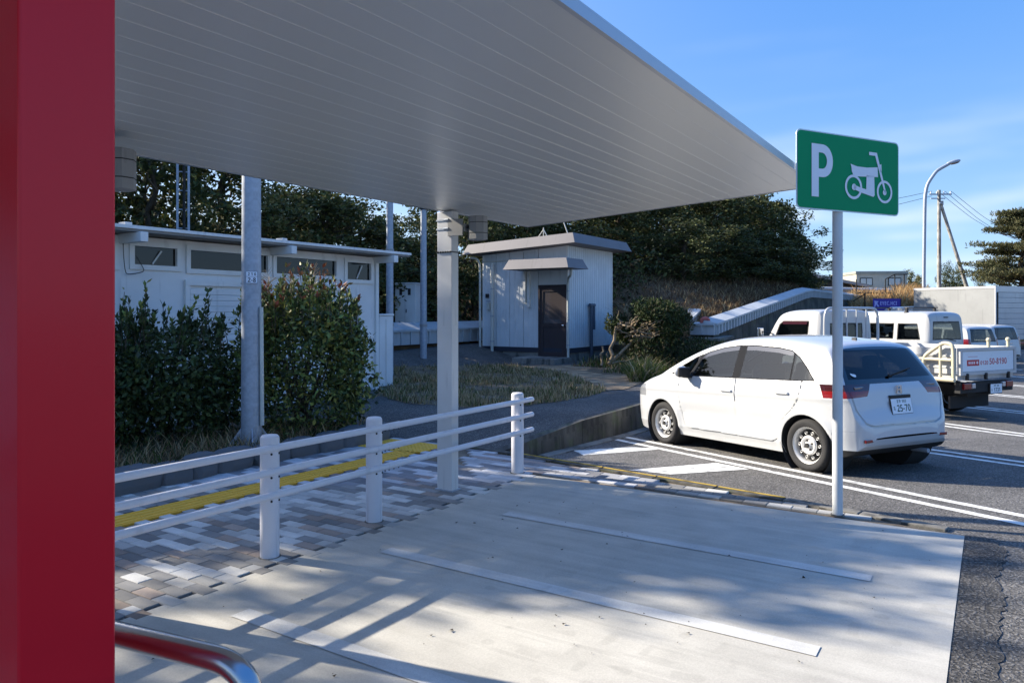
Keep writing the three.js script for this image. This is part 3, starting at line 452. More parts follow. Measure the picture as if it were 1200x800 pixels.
// ------------------------------------------------------------ green parking sign
{
  const o = thing('parking_sign', 'green motorcycle parking sign with white letter P on a slim white pole', 'sign', [2.62, 0, -5.87], -Math.atan2(0.438, 0.899) * -1);
  obj('pole', cyl(0.039, 0.039, 3.0, 0, 1.5, -0.045, 28), std({ map: grimeC, color: lin(0.74, 0.76, 0.77), roughness: 0.35 }), o);
  obj('pole_cap', T(new THREE.SphereGeometry(0.04, 16, 8, 0, 6.3, 0, 1.57), 0, 3.0, -0.045), M.alum, o);
  obj('pole_collar', cyl(0.055, 0.05, 0.012, 0, 0.01, -0.045, 24), M.oldConcrete, o);
  const w0 = -0.503, w1 = 0.662, y0 = 2.42, y1 = 3.03, rr = 0.05;
  const rrect = (a, b, c, d, r) => { const s = new THREE.Shape(); s.moveTo(a + r, c); s.lineTo(b - r, c); s.quadraticCurveTo(b, c, b, c + r); s.lineTo(b, d - r); s.quadraticCurveTo(b, d, b - r, d); s.lineTo(a + r, d); s.quadraticCurveTo(a, d, a, d - r); s.lineTo(a, c + r); s.quadraticCurveTo(a, c, a + r, c); return s; };
  const board = part('board', o);
  obj('panel', T(extr(rrect(w0, w1, y0, y1, rr), 0.004), 0, 0, 0), std({ color: lin(0.62, 0.70, 0.72), roughness: 0.35, metalness: 0.2 }), board);
  obj('green_face', T(new THREE.ShapeGeometry(rrect(w0 + 0.010, w1 - 0.010, y0 + 0.010, y1 - 0.010, rr - 0.008), 16), 0, 0, 0.006), phy({ color: lin(0.0, 0.29, 0.11), roughness: 0.6, specularIntensity: 0.35 }), board);
  const W = std({ color: lin(0.84, 0.84, 0.86), roughness: 0.35 });
  // letter P
  const X = (x) => w0 + x, Y = (y) => y0 + y;
  { const s = new THREE.Shape(); s.moveTo(X(0.155), Y(0.10)); s.lineTo(X(0.155), Y(0.51)); s.lineTo(X(0.27), Y(0.51)); s.bezierCurveTo(X(0.425), Y(0.51), X(0.425), Y(0.255), X(0.27), Y(0.255)); s.lineTo(X(0.232), Y(0.255)); s.lineTo(X(0.232), Y(0.10)); s.closePath(); const h = new THREE.Path(); h.moveTo(X(0.232), Y(0.32)); h.lineTo(X(0.265), Y(0.32)); h.bezierCurveTo(X(0.34), Y(0.32), X(0.34), Y(0.445), X(0.265), Y(0.445)); h.lineTo(X(0.232), Y(0.445)); h.closePath(); s.holes.push(h); obj('letter_p', T(new THREE.ShapeGeometry(s, 24), 0, 0, 0.010), W, board); }
  { // motorcycle pictogram
    const g = [], ring = (x, y, a, b) => { const q = new THREE.RingGeometry(b, a, 40); return T(q, X(x), Y(y), 0.010); };
    const pl = (p) => T(new THREE.ShapeGeometry(shape2(p.map(([x, y]) => [X(x), Y(y)]))), 0, 0, 0.0105);
    g.push(ring(0.62, 0.205, 0.098, 0.077), ring(0.985, 0.19, 0.093, 0.073));
    g.push(T(new THREE.CircleGeometry(0.026, 24), X(0.625), Y(0.205), 0.0105), T(new THREE.CircleGeometry(0.022, 24), X(0.985), Y(0.185), 0.0105));
    g.push(pl([[0.595, 0.36], [0.60, 0.325], [0.625, 0.29], [0.80, 0.30], [0.905, 0.305], [0.90, 0.385], [0.775, 0.372], [0.66, 0.372], [0.585, 0.387]]));
    g.push(pl([[0.77, 0.31], [0.86, 0.31], [0.865, 0.155], [0.85, 0.14], [0.71, 0.165], [0.625, 0.186], [0.625, 0.224], [0.70, 0.205], [0.765, 0.196]]));
    g.push(pl([[0.975, 0.205], [0.872, 0.475], [0.80, 0.475], [0.80, 0.502], [0.892, 0.502], [1.0, 0.195], [0.995, 0.17]]));
    g.push(pl([[0.925, 0.405], [0.945, 0.415], [0.948, 0.36], [0.93, 0.345]]));
    obj('motorcycle_symbol', g, W, board);
  }
  obj('bracket', [rb(0.9, 0.03, 0.02, 0.004, 0.05, 2.56, -0.012), rb(0.9, 0.03, 0.02, 0.004, 0.05, 2.89, -0.012), rb(0.1, 0.03, 0.09, 0.004, 0, 2.56, -0.045), rb(0.1, 0.03, 0.09, 0.004, 0, 2.89, -0.045)], M.alum, o);
}
// ------------------------------------------------------------ long low white building
{
  const o = thing('long_building', 'long low white building with a row of narrow windows under a flat roof', 'building', UV(0, -10.05, 0), TH);
  // local x = v - (-10.05), local z = -u
  const U0b = -7, U1b = 10.65, z = (u) => -u, top = 2.68;
  const wins = [[5.74, 6.48, 2.24, 2.60, 1], [6.60, 8.10, 2.22, 2.60, 0], [8.18, 9.62, 2.22, 2.60, 0], [9.80, 10.52, 2.18, 2.60, 1], [4.0, 5.55, 2.22, 2.60, 0]];
  // front wall panels, cut round the windows
  const cuts = [U0b, ...wins.flatMap((w) => [w[0], w[1]]).sort((a, b) => a - b), U1b], g = [];
  for (let i = 0; i < cuts.length - 1; i++) { const a = cuts[i], b = cuts[i + 1], w = wins.find((q) => q[0] === a); if (w) { g.push(span(-0.12, 0, 0, w[2], z(b), z(a))); g.push(span(-0.12, 0, w[3], top, z(b), z(a))); } else g.push(span(-0.12, 0, 0, top, z(b), z(a))); }
  obj('front_wall', g, M.wall, o);
  obj('end_wall', span(-4.2, -0.121, 0, top, z(U1b), z(U1b - 0.12)), M.wall, o);
  obj('rear_wall', [span(-4.2, -4.08, 0, top, z(U1b - 0.121), z(U0b)), span(-4.2, -0.121, 0, top, z(U0b + 0.12), z(U0b))], M.wall, o);
  obj('floor_slab', span(-4.07, -0.13, 0.0, 0.15, z(U1b - 0.13), z(U0b + 0.13)), M.oldConcrete, o);
  obj('inner_wall', span(-1.6, -1.5, 0.16, top, z(U1b - 0.13), z(U0b + 0.13)), M.oldConcrete, o);
  for (const [a, b, y0, y1, open] of wins) {
    const w = part('window', o), t = 0.05;
    obj('frame', [span(-0.06, 0.025, y1 - t, y1 + 0.02, z(b) - 0.02, z(a) + 0.02), span(-0.06, 0.03, y0 - 0.02, y0 + t, z(b) - 0.02, z(a) + 0.02), span(-0.06, 0.025, y0 + t + 0.001, y1 - t - 0.001, z(a) - t, z(a) + 0.02), span(-0.06, 0.025, y0 + t + 0.001, y1 - t - 0.001, z(b) - 0.02, z(b) + t)], M.white, w);
    obj('pane', bx(0.006, y1 - y0 - 2 * t, b - a - 2 * t, -0.03, (y0 + y1) / 2, z((a + b) / 2)), phy({ color: lin(0.16, 0.17, 0.17), roughness: 0.06, transmission: 1, thickness: 0 }), w);
    if (open) obj('stay', rod([-0.02, y0 + 0.07, z(lerp(a, b, 0.45))], [0.0, y1 - 0.1, z(lerp(a, b, 0.62))], 0.012), M.white, w);
    else obj('lamp_tube', rod([-0.7, 2.42, z(lerp(a, b, 0.25))], [-0.7, 2.42, z(lerp(a, b, 0.9))], 0.02), M.white, w);
  }
  // big shutter opening under the middle windows
  const sh = part('shutter', o);
  obj('frame', [span(0.002, 0.05, 2.02, 2.10, z(9.9), z(6.55)), span(0.002, 0.05, 0.05, 2.018, z(6.62), z(6.55)), span(0.002, 0.05, 0.05, 2.018, z(9.9), z(9.83))], M.white, sh);
  for (let k = 0; k < 22; k++) obj('slat', rb(0.03, 0.084, 3.19, 0.008, 0.022, 0.1 + k * 0.087, z(8.225)), M.wall, sh);
  // roof slab, edge and rafters
  obj('roof', [span(-4.6, 0.45, top + 0.02, top + 0.085, z(11.1), z(U0b - 0.3))], M.roofGrey, o);
  obj('roof_edge', [span(0.451, 0.475, top + 0.055, top + 0.1, z(11.12), z(U0b - 0.3)), span(-4.6, 0.45, top + 0.055, top + 0.1, z(11.125), z(11.101))], M.white, o);
  for (const u of [1.2, 3.3, 5.62, 8.15, 10.6]) obj('rafter', rb(1.0, 0.13, 0.11, 0.008, 0.05, top - 0.05, z(u)), M.white, o);
  for (const u of [5.5, 8.1]) obj('roof_clip', rb(0.16, 0.05, 0.1, 0.005, 0.3, top + 0.12, z(u)), M.white, o);
  obj('corner_post', rb(0.06, top - 0.1, 0.08, 0.008, 0.02, (top - 0.1) / 2, z(10.62)), M.white, o);
  obj('cable', tube([[0.03, 2.58, z(5.62)], [0.05, 2.35, z(5.62)], [0.05, 2.15, z(5.66)], [0.06, 2.2, z(5.9)], [0.04, 2.4, z(5.8)]], 0.006, 30, 6), M.black, o);
}
{ // low white bin enclosure by the corner of the long building
  const o = thing('meter_box', 'low white panelled box beside the corner of the long building', 'box', UV(11.2, -10.45, plateau(11.2, -10.45)), TH);
  obj('body', rb(0.28, 1.42, 0.4, 0.01, 0, 0.71, 0), M.wall, o); obj('lid', rb(0.32, 0.04, 0.44, 0.01, 0, 1.445, 0), M.white, o); obj('rib', bx(0.012, 1.3, 0.03, 0.147, 0.7, 0), M.white, o);
}
// ------------------------------------------------------------ small pale-blue shed
{
  const o = thing('shed', 'small pale blue metal clad shed with brown door and dark flat roof', 'building', UV(18.2, -9.96, 0.2), TH);
  // local x: v + 9.96 (front spans -2.9..0), local z: -(u - 18.2) (depth -2.9..0)
  const hR = 3.28, hL = 3.12, H = (x) => lerp(hL, hR, (x + 2.9) / 2.9), y0 = 0.40;
  obj('foundation', [span(-2.86, -0.04, -0.1, 0.26, -2.86, -0.04)], M.oldConcrete, o);
  obj('base_flashing', [span(-2.885, -0.015, 0.262, 0.398, -2.885, -0.015)], std({ color: lin(0.03, 0.035, 0.05), roughness: 0.5 }), o);
  // cladding boards with upright joints; front, right side, back, left
  const dx0 = -0.955, dx1 = -0.04;                     // door opening
  const fx = [-2.9, -2.42, -1.94, -1.46, dx0, dx1, 0];
  for (let i = 0; i < 6; i++) { const a = fx[i] + 0.008, b = fx[i + 1] - 0.008; const door = i === 4; obj('cladding_panel', [extr([[a, door ? 2.19 : y0], [b, door ? 2.19 : y0], [b, H(b)], [a, H(a)]], 0.03)].map((g) => g.translate(0, 0, -0.04)), M.shedWall, o); if (!door) for (const k of [0.33, 0.67]) obj('rib', bx(0.012, 2.7, 0.006, lerp(a, b, k), y0 + 1.36, -0.007), M.shedWall, o); }
  for (let i = 0; i < 6; i++) { const a = -2.9 + i * 0.4833; obj('cladding_panel', span(-0.04, -0.01, y0, hR, a + 0.008, a + 0.4753), M.shedWall, o); for (const k of [0.25, 0.5, 0.75]) obj('rib', bx(0.006, hR - y0 - 0.02, 0.012, -0.007, (hR + y0) / 2, a + 0.4833 * k), M.shedWall, o); }
  obj('joint_backing', [span(-2.86, dx0, y0, hL, -0.06, -0.042), span(-0.06, -0.042, y0, hR, -2.86, -0.06), span(-2.88, -2.86, y0, hL - 0.02, -2.86, -0.06), span(-2.86, -0.06, y0, hL - 0.02, -2.88, -2.861)], std({ color: lin(0.16, 0.18, 0.2), roughness: 0.7 }), o);
  for (const g of [span(-0.045, 0.004, y0, hR, -0.05, 0.004), span(-0.045, 0.004, y0, hR, -2.905, -2.86), span(-2.91, -2.86, y0, hL, -0.05, 0.004)]) obj('corner_trim', g, M.white, o);
  // flat roof with sloping fascia
  const fas = (name, x0, x1, z0, z1, yL, yR, h, inn, mat) => {
    const yy = (x) => lerp(yL, yR, (x - x0) / (x1 - x0)), b = [[x0, z1], [x1, z1], [x1, z0], [x0, z0]].map(([x, z]) => new THREE.Vector3(x, yy(x), z)), t = [[x0 + inn, z1 - inn], [x1 - inn, z1 - inn], [x1 - inn, z0 + inn], [x0 + inn, z0 + inn]].map(([x, z]) => new THREE.Vector3(x, yy(x) + h, z));
    const q = []; for (let i = 0; i < 4; i++) { const k = (i + 1) % 4; q.push([b[i], b[k], t[k], t[i]]); } q.push([t[0], t[1], t[2], t[3]], [b[3], b[2], b[1], b[0]]); return obj(name, quads(q), mat, o); };
  fas('roof', -3.35, 0.46, -3.35, 0.45, 3.13, 3.31, 0.29, 0.13, M.fascia);
  // porch roof round the corner
  fas('porch_roof', -1.50, 0.57, -0.16, 1.02, 2.60, 2.60, 0.27, 0.12, M.fascia);
  obj('porch_post', [span(-1.42, -1.34, 1.7, 2.6, -0.006, 0.1)], M.white, o);
  obj('porch_side', span(-1.30, -1.22, 1.55, 2.59, 0.002, 0.06), M.white, o);
  // door with lower panel and upper pane
  const d = part('door', o);
  obj('door_frame', [span(dx0, dx0 + 0.05, 0.15, 2.185, -0.05, 0.012), span(dx1 - 0.05, dx1, 0.15, 2.185, -0.05, 0.012), span(dx0 + 0.051, dx1 - 0.051, 2.13, 2.185, -0.05, 0.012)], M.doorBrown, d);
  obj('leaf', [span(dx0 + 0.052, dx0 + 0.15, 0.15, 2.128, -0.04, -0.005), span(dx1 - 0.15, dx1 - 0.052, 0.15, 2.128, -0.04, -0.005), span(dx0 + 0.151, dx1 - 0.151, 1.0, 1.1, -0.04, -0.005), span(dx0 + 0.151, dx1 - 0.151, 2.0, 2.128, -0.04, -0.005), span(dx0 + 0.151, dx1 - 0.151, 0.15, 0.28, -0.04, -0.005), span(dx0 + 0.151, dx1 - 0.151, 0.281, 0.999, -0.04, -0.02)], M.doorBrown, d);
  obj('pane', span(dx0 + 0.151, dx1 - 0.151, 1.101, 1.999, -0.03, -0.02), phy({ color: lin(0.09, 0.075, 0.07), roughness: 0.12, clearcoat: 1 }), d);
  obj('knob', [T(new THREE.SphereGeometry(0.04, 16, 12), dx1 - 0.1, 1.04, 0.03), cyl(0.015, 0.015, 0.05, dx1 - 0.1, 1.04, 0.0, 10, Math.PI / 2)], M.chrome, d);
  obj('step', rb(1.35, 0.2, 0.95, 0.015, -0.55, 0.06, 0.5), M.oldConcrete, o);
  // pipes
  const dp = part('downpipe', o);
  obj('pipe', [tube([[-3.2, 3.05, 0.2], [-3.0, 3.0, 0.16], [-2.96, 2.85, 0.08], [-2.96, 2.5, 0.06]], 0.035, 30, 10), rod([-2.96, 2.52, 0.06], [-2.96, -0.1, 0.06], 0.035, 14)], M.cream, dp);
  for (const y of [0.6, 1.5, 2.3]) obj('clip', cyl(0.042, 0.042, 0.03, -2.96, y, 0.06, 14), M.galv, dp);
  const cp = part('conduit', o);
  obj('pipe', [rod([-2.48, 2.65, 0.12], [-2.48, -0.1, 0.12], 0.045, 14), rod([-2.48, 2.5, 0.12], [-2.48, 2.85, 0.12], 0.06, 14), rod([-2.9, 2.92, 0.02], [-2.0, 2.92, 0.02], 0.012)], M.cream, cp);
  for (const y of [0.55, 1.3, 2.1]) obj('clip', cyl(0.056, 0.056, 0.035, -2.48, y, 0.12, 14), M.galv, cp);
  const bxs = part('switch_box', o); obj('body', rb(0.1, 0.12, 0.06, 0.008, -2.72, 1.9, 0.03), M.black, bxs); obj('lower_body', rb(0.11, 0.2, 0.07, 0.008, -2.66, 1.58, 0.04), M.cream, bxs); obj('arm', bx(0.25, 0.03, 0.03, -2.6, 1.74, 0.06), M.galv, bxs);
  const d2 = part('downpipe', o);
  obj('pipe', [tube([[0.42, 2.58, 0.55], [0.34, 2.42, 0.45], [0.14, 2.36, 0.2], [0.06, 2.22, 0.09], [0.06, 2.0, 0.08]], 0.035, 30, 10), rod([0.06, 2.02, 0.08], [0.06, -0.1, 0.08], 0.035, 14)], M.cream, d2);
  for (const y of [0.5, 1.2, 2.0]) obj('clip', cyl(0.042, 0.042, 0.03, 0.06, y, 0.08, 14), M.galv, d2);
  const d3 = part('side_pipe', o);
  obj('pipe', [rod([0.08, 1.62, -1.3], [0.08, -0.1, -1.3], 0.05, 12), rod([0.08, 1.62, -1.45], [0.08, 0.9, -1.45], 0.05, 12), rod([0.08, 1.62, -1.2], [0.08, 1.62, -1.5], 0.05, 12)], std({ color: lin(0.07, 0.09, 0.12), roughness: 0.6 }), d3);
  obj('roof_stay', [rod([-0.9, 3.5, -0.2], [-0.9, 3.85, -0.2], 0.015), rod([-0.9, 3.8, -0.2], [-1.1, 3.55, -0.2], 0.012), rod([-0.9, 3.8, -0.2], [-0.75, 3.55, -0.2], 0.012), rod([-0.1, 3.5, -0.3], [-0.3, 4.0, -0.3], 0.015)], M.cream, o);
}
// ------------------------------------------------------------ ribbed concrete troughs at the foot of the hill
function trough(o, P, nx, ny, w, h, rib, cap = 0.2) {            // P(s) centre of the outer top edge, run along it with outward normal (nx, ny) in uv
  const n = P.length - 1;
  for (let i = 0; i < n; i++) { const a = P[i], b = P[i + 1], L = Math.hypot(b.u - a.u, b.v - a.v), g = [];
    const at = (t, out, y) => { const u = lerp(a.u, b.u, t) + nx * out, v = lerp(a.v, b.v, t) + ny * out; return UV(u, v, lerp(a.y, b.y, t) + y); };
    const f = (t0, t1, o0, o1, y0, y1) => { const c = (t) => [at(t, o0, y0), at(t, o1, y0), at(t, o1, y1), at(t, o0, y1)], p = c(t0), q = c(t1), r = []; for (let k = 0; k < 4; k++) r.push([p[k], p[(k + 1) % 4], q[(k + 1) % 4], q[k]]); r.push([p[3], p[2], p[1], p[0]], [q[0], q[1], q[2], q[3]]); return quads(r); };
    { const c = (t) => [at(t, 0.05, -0.06), at(t, 0.05, 0), at(t, -w, cap), at(t, -w, cap - 0.08)], p = c(0.003), q = c(0.997), r = []; for (let k = 0; k < 4; k++) r.push([p[k], p[(k + 1) % 4], q[(k + 1) % 4], q[k]]); r.push([p[3], p[2], p[1], p[0]], [q[0], q[1], q[2], q[3]]); obj('top_slab', quads(r), M.trough, o); }
    obj('side_panel', f(0.004, 0.996, -w + 0.1, 0, -h, -0.062), M.trough, o);
    const k = Math.max(1, Math.round(L / rib)); for (let j = 0; j < k; j++) { const t = (j + 0.5) / k, d = 0.03 / L; obj('rib', f(t - d, t + d, 0.001, 0.045, -h + 0.01, -0.063), M.trough, o); } }
}
{
  const o = thing('slope_trough', 'pale ribbed concrete channel climbing the hillside above the parked vehicles', 'channel');
  const P = []; for (let i = 0; i <= 10; i++) { const u = 21.6 + i * 1.55; P.push({ u, v: -6.85, y: i < 9 ? 1.28 + i * 0.155 : 2.62 }); }
  for (let i = 1; i < 9; i++) P.push({ u: 37.1 + i * 2.2, v: -6.85, y: 2.62 });
  trough(o, P, 0, 1, 0.42, 0.34, 0.32, 0.11);
  trough(o, [{ u: 21.5, v: -7.6, y: 1.28 }, { u: 21.5, v: -6.87, y: 1.28 }], -1, 0, 0.6, 0.34, 0.9, 0.03);
  trough(o, [{ u: 24.2, v: -8.2, y: 1.72 }, { u: 21.55, v: -7.7, y: 1.32 }], -0.18, 0.98, 0.4, 0.34, 0.3, 0.02);
  obj('footing', [quads([[UV(21.2, -7.9, 0.86), UV(21.2, -6.6, 0.86), UV(22.6, -6.6, 0.9), UV(22.6, -7.9, 0.9)], [UV(21.2, -7.9, 0.86), UV(21.2, -7.9, 0.78), UV(21.2, -6.6, 0.78), UV(21.2, -6.6, 0.86)], [UV(21.2, -6.6, 0.86), UV(21.2, -6.6, 0.78), UV(22.6, -6.6, 0.82), UV(22.6, -6.6, 0.9)]])], M.oldConcrete, o);
  const w = thing('retaining_wall', 'retaining wall coloured dark to carry its shade below the ribbed concrete channel', 'wall');  // shade under the channel is put into the dark concrete colour
  for (let i = 0; i < P.length - 1; i++) { const a = P[i], b = P[i + 1]; obj('wall_panel', quads([[UV(a.u, -6.9, a.y - 0.35), UV(a.u, -6.86, -0.4), UV(b.u - 0.02, -6.86, -0.4), UV(b.u - 0.02, -6.9, b.y - 0.35)]]), M.stainedShaded, w); }
  obj('end_panel', quads([[UV(21.6, -7.6, 0.95), UV(21.6, -7.6, -0.4), UV(21.6, -6.88, -0.4), UV(21.6, -6.9, 0.95)]]), M.stainedShaded, w);
  obj('hydrant_cap', T(new THREE.TorusGeometry(0.1, 0.06, 10, 16), UV(21.75, -7.1).x - 0.12, 1.34, UV(21.75, -7.1).z, 0.5), std({ color: lin(0.45, 0.12, 0.1), roughness: 0.7 }), o);
  const p = thing('yard_trough', 'pale ribbed concrete channel at the foot of the trees behind the shed', 'channel');
  const Q = []; for (let i = 0; i <= 7; i++) Q.push({ u: 11.5 + i * 1.6, v: -13.55, y: 1.13 }); trough(p, Q, 0, 1, 0.5, 0.42, 0.4);
}
// ------------------------------------------------------------ poles, cabinet, ladder mast
{
  const o = thing('lighting_mast', 'thick galvanised steel mast with number plate standing in the planting bed', 'pole', [-2.93, 0.08, -8.32], 0);
  obj('shaft', cyl(0.112, 0.085, 8.2, 0, 4.1, 0, 32), M.galv, o);
  obj('base_plate', bx(0.46, 0.025, 0.46, 0, 0.012, 0), M.galv, o);
  for (let k = 0; k < 4; k++) { const g = extr([[0, 0], [0.17, 0], [0, 0.24]], 0.012); g.translate(0.1, 0.025, -0.006); g.rotateY(k * Math.PI / 2 + 0.4); obj('gusset', g, M.galv, o); }
  obj('conduit', [rod([0.135, 0.28, 0.04], [0.125, 1.6, 0.04], 0.022, 12)], M.cream, o);
  const pt = canvasTex(128, 128, (c) => { c.fillStyle = '#dfe4ea'; c.fillRect(0, 0, 128, 128); c.strokeStyle = '#6b7480'; c.lineWidth = 4; c.strokeRect(2, 2, 124, 124); c.beginPath(); c.moveTo(0, 56); c.lineTo(128, 56); c.stroke(); c.fillStyle = '#2b3038'; c.textAlign = 'center'; c.textBaseline = 'middle'; c.font = 'bold 42px sans-serif'; c.fillText('2 1 6', 66, 30); c.font = 'bold 66px sans-serif'; c.fillText('2-8', 64, 92); });
  const pm = obj('number_plate', T(new THREE.PlaneGeometry(0.125, 0.135), 0, 0, 0), std({ map: pt, roughness: 0.6 }), o, true); pm.position.set(0.042, 1.93, 0.108); pm.rotation.y = 0.33;
}
function pole(name, label, X, d, r, h, bands) { const [u, v] = toUV(X, d), o = thing(name, label, 'pole', [X, ground(u, v) - 0.05, -d], 0); obj('shaft', cyl(r, r * 0.86, h, 0, h / 2, 0, 20), M.galv, o); for (const y of bands) obj('collar', cyl(r * 1.15, r * 1.15, 0.07, 0, y, 0, 20), M.beamGrey, o); return o; }
pole('steel_pole', 'grey steel pole at the end of the long white building', -2.80, 16.95, 0.085, 7, [1.2, 2.9]);
{ const o = pole('steel_pole', 'grey steel pole with crossarm between the cabinet and the shelter column', -2.32, 19.4, 0.09, 4.1, [0.9]); obj('crossarm', [bx(0.7, 0.08, 0.1, 0.25, 4.05, 0), bx(0.16, 0.16, 0.16, 0.0, 4.0, 0)], M.chassis, o); }
{ const o = thing('electrical_cabinet', 'tall white electrical cabinet with two small vents behind the channel', 'cabinet', UV(16.45, -14.3, 0.8), TH + 0.35);
  obj('body', rb(0.62, 1.62, 0.45, 0.012, 0, 0.81, 0), M.cabinet, o); obj('roof', rb(0.68, 0.04, 0.5, 0.01, 0, 1.645, 0), M.cabinet, o); obj('plinth', bx(0.6, 0.3, 0.43, 0, -0.14, 0), M.oldConcrete, o);
  for (const s of [-0.13, 0.13]) obj('vent', bx(0.085, 0.19, 0.008, s, 1.4, 0.228), M.black, o); obj('door_seam', [bx(0.008, 1.5, 0.006, 0.0, 0.8, 0.227)], M.beamGrey, o); obj('handle', bx(0.02, 0.1, 0.02, 0.04, 0.85, 0.235), M.black, o); }
{ const [X, d] = [-7.0, 15.75], o = thing('ladder_mast', 'thin ladder mast with rungs rising behind the long white building', 'mast', [X, 0.6, -d], 0.35);
  for (const s of [-0.11, 0.11]) obj('rail', bx(0.045, 7, 0.045, s, 3.5, 0), M.galv, o); for (let k = 0; k < 17; k++) obj('rung', rod([-0.09, 0.4 + k * 0.4, 0], [0.09, 0.4 + k * 0.4, 0], 0.014, 8), M.galv, o); obj('cable', rod([0.02, 0.2, 0.03], [0.02, 6.9, 0.03], 0.03, 8), M.chassis, o); obj('box', bx(0.2, 0.14, 0.16, -0.1, 5.05, 0), M.galv, o); }
// ------------------------------------------------------------ rough stones edging the planting bed
{ const o = thing('stone_edging', 'row of dark rough stones edging the planting bed beside the walk', 'edging'); const r = rng(44);
  for (let u = -1.5; u < 6.95;) { const L = 0.26 + r() * 0.28, g = new THREE.IcosahedronGeometry(0.5, 2), p = g.attributes.position, s = r() * 50; for (let i = 0; i < p.count; i++) { const x = p.getX(i), y = p.getY(i), z = p.getZ(i), k = 0.82 + 0.42 * fbm(x * 2 + s, y * 2 + z * 1.7, 0, 3, 3), sx = Math.sign(x) * Math.pow(Math.abs(x * 2), 0.6) / 2, sy = Math.sign(y) * Math.pow(Math.abs(y * 2), 0.6) / 2, sz = Math.sign(z) * Math.pow(Math.abs(z * 2), 0.6) / 2; p.setXYZ(i, sx * k, sy * k, sz * k); } g.computeVertexNormals(); g.scale(0.24 + r() * 0.06, 0.26 + r() * 0.08, L * 1.12); g.rotateY((r() - 0.5) * 0.4); const m = obj('stone', g, M.rock, o); m.position.copy(UV(u + L / 2, -6.60 + (r() - 0.5) * 0.04, 0.06)); m.rotation.y = TH; u += L; } }
// ------------------------------------------------------------ foliage
function leafCloud(n, place, len, wid, cols, s, up = 0.35) {
  const r = rng(s), p = new Float32Array(n * 18), c = new Float32Array(n * 18), uvs = new Float32Array(n * 12); let k = 0;
  const d = new THREE.Vector3(), sd = new THREE.Vector3(), nn = new THREE.Vector3(), t = new THREE.Vector3();
  for (let i = 0; i < n; i++) {
    const q = place(r); if (!q) continue;
    d.set(r() * 2 - 1, (r() * 2 - 1) + up, r() * 2 - 1); if (q.dir) d.addScaledVector(q.dir, q.k ?? 1); d.normalize();
    t.set(r() * 2 - 1, r() * 2 - 1, r() * 2 - 1); sd.copy(d).cross(t).normalize(); nn.copy(d).cross(sd);
    const L = len * (0.6 + 0.8 * r()), w = wid * (0.6 + 0.8 * r()), o = k * 18, x = q.x, y = q.y, z = q.z;
    const b = [x, y, z], e = [x + d.x * L, y + d.y * L, z + d.z * L], f = 0.18 * w, m = L * 0.48, l1 = [x + d.x * m + sd.x * w + nn.x * f, y + d.y * m + sd.y * w + nn.y * f, z + d.z * m + sd.z * w + nn.z * f], l2 = [x + d.x * m - sd.x * w + nn.x * f, y + d.y * m - sd.y * w + nn.y * f, z + d.z * m - sd.z * w + nn.z * f];
    p.set([...b, ...l1, ...e, ...b, ...e, ...l2], o);
    const co = q.col || cols[Math.floor(r() * cols.length)], g = 0.65 + 0.7 * r(); for (let j = 0; j < 6; j++) { c[o + j * 3] = co[0] * g; c[o + j * 3 + 1] = co[1] * g; c[o + j * 3 + 2] = co[2] * g; } k++;
  }
  const g = new THREE.BufferGeometry(); g.setAttribute('position', new THREE.BufferAttribute(p.slice(0, k * 18), 3)); g.setAttribute('color', new THREE.BufferAttribute(c.slice(0, k * 18), 3)); g.setAttribute('uv', new THREE.BufferAttribute(uvs.slice(0, k * 12), 2)); g.computeVertexNormals(); return g;
}
function branchy(r, from, to, r0, r1, bend, seg = 6) { const a = new THREE.Vector3(...from), b = new THREE.Vector3(...to), pts = [a]; for (let i = 1; i < seg; i++) { const q = a.clone().lerp(b, i / seg); q.x += (r() - 0.5) * bend; q.y += (r() - 0.5) * bend * 0.6; q.z += (r() - 0.5) * bend; pts.push(q); } pts.push(b); const g = []; for (let i = 0; i < pts.length - 1; i++) g.push(rod(pts[i], pts[i + 1], lerp(r0, r1, i / seg), 6, lerp(r0, r1, (i + 1) / seg))); return g; }
const DARKL = [[0.050, 0.068, 0.024], [0.066, 0.086, 0.027], [0.088, 0.104, 0.032], [0.062, 0.064, 0.029], [0.11, 0.12, 0.038]];
const OLIVE = [[0.11, 0.12, 0.035], [0.15, 0.145, 0.045], [0.18, 0.16, 0.055], [0.09, 0.10, 0.03], [0.20, 0.17, 0.07]];
function treeProto(h, cr, low, nCl, nLf, leaf, cols, s) {           // returns {trunk, limbs, crown} geometries, base at the origin
  const r = rng(s), trunk = [], limbs = [], cl = [];
  const top = h * 0.72; trunk.push(...branchy(r, [0, -0.3, 0], [(r() - 0.5) * 0.5, top, (r() - 0.5) * 0.5], 0.13, 0.05, 0.22, 7));
  for (let i = 0; i < nCl; i++) { const a = r() * 6.283, e = Math.pow(r(), 0.55), yy = lerp(low, h, r()), t = (yy - low) / (h - low), prof = Math.sqrt(Math.max(0.05, 1 - Math.pow(Math.abs(t - 0.42) / 0.62, 2.2))), R = cr * prof * e * (0.75 + 0.5 * r()); const c = new THREE.Vector3(Math.cos(a) * R, yy, Math.sin(a) * R); c.rad = 0.28 + r() * 0.42; cl.push(c); if (i % 3 === 0) limbs.push(...branchy(r, [0, Math.max(0.3, yy - 0.5 - r() * 0.8), 0], [c.x, c.y, c.z], 0.045, 0.012, 0.25, 4)); }
  const crown = leafCloud(nLf, (q) => { const c = cl[Math.floor(q() * cl.length)], u = q() * 2 - 1, a = q() * 6.283, e = Math.pow(q(), 0.45) * c.rad, w = Math.sqrt(1 - u * u); return { x: c.x + Math.cos(a) * w * e, y: c.y + u * e * 0.8, z: c.z + Math.sin(a) * w * e }; }, leaf, leaf * 0.30, cols, s + 1, 0.1);
  return { trunk: merge(trunk), limbs: merge(limbs), crown };
}
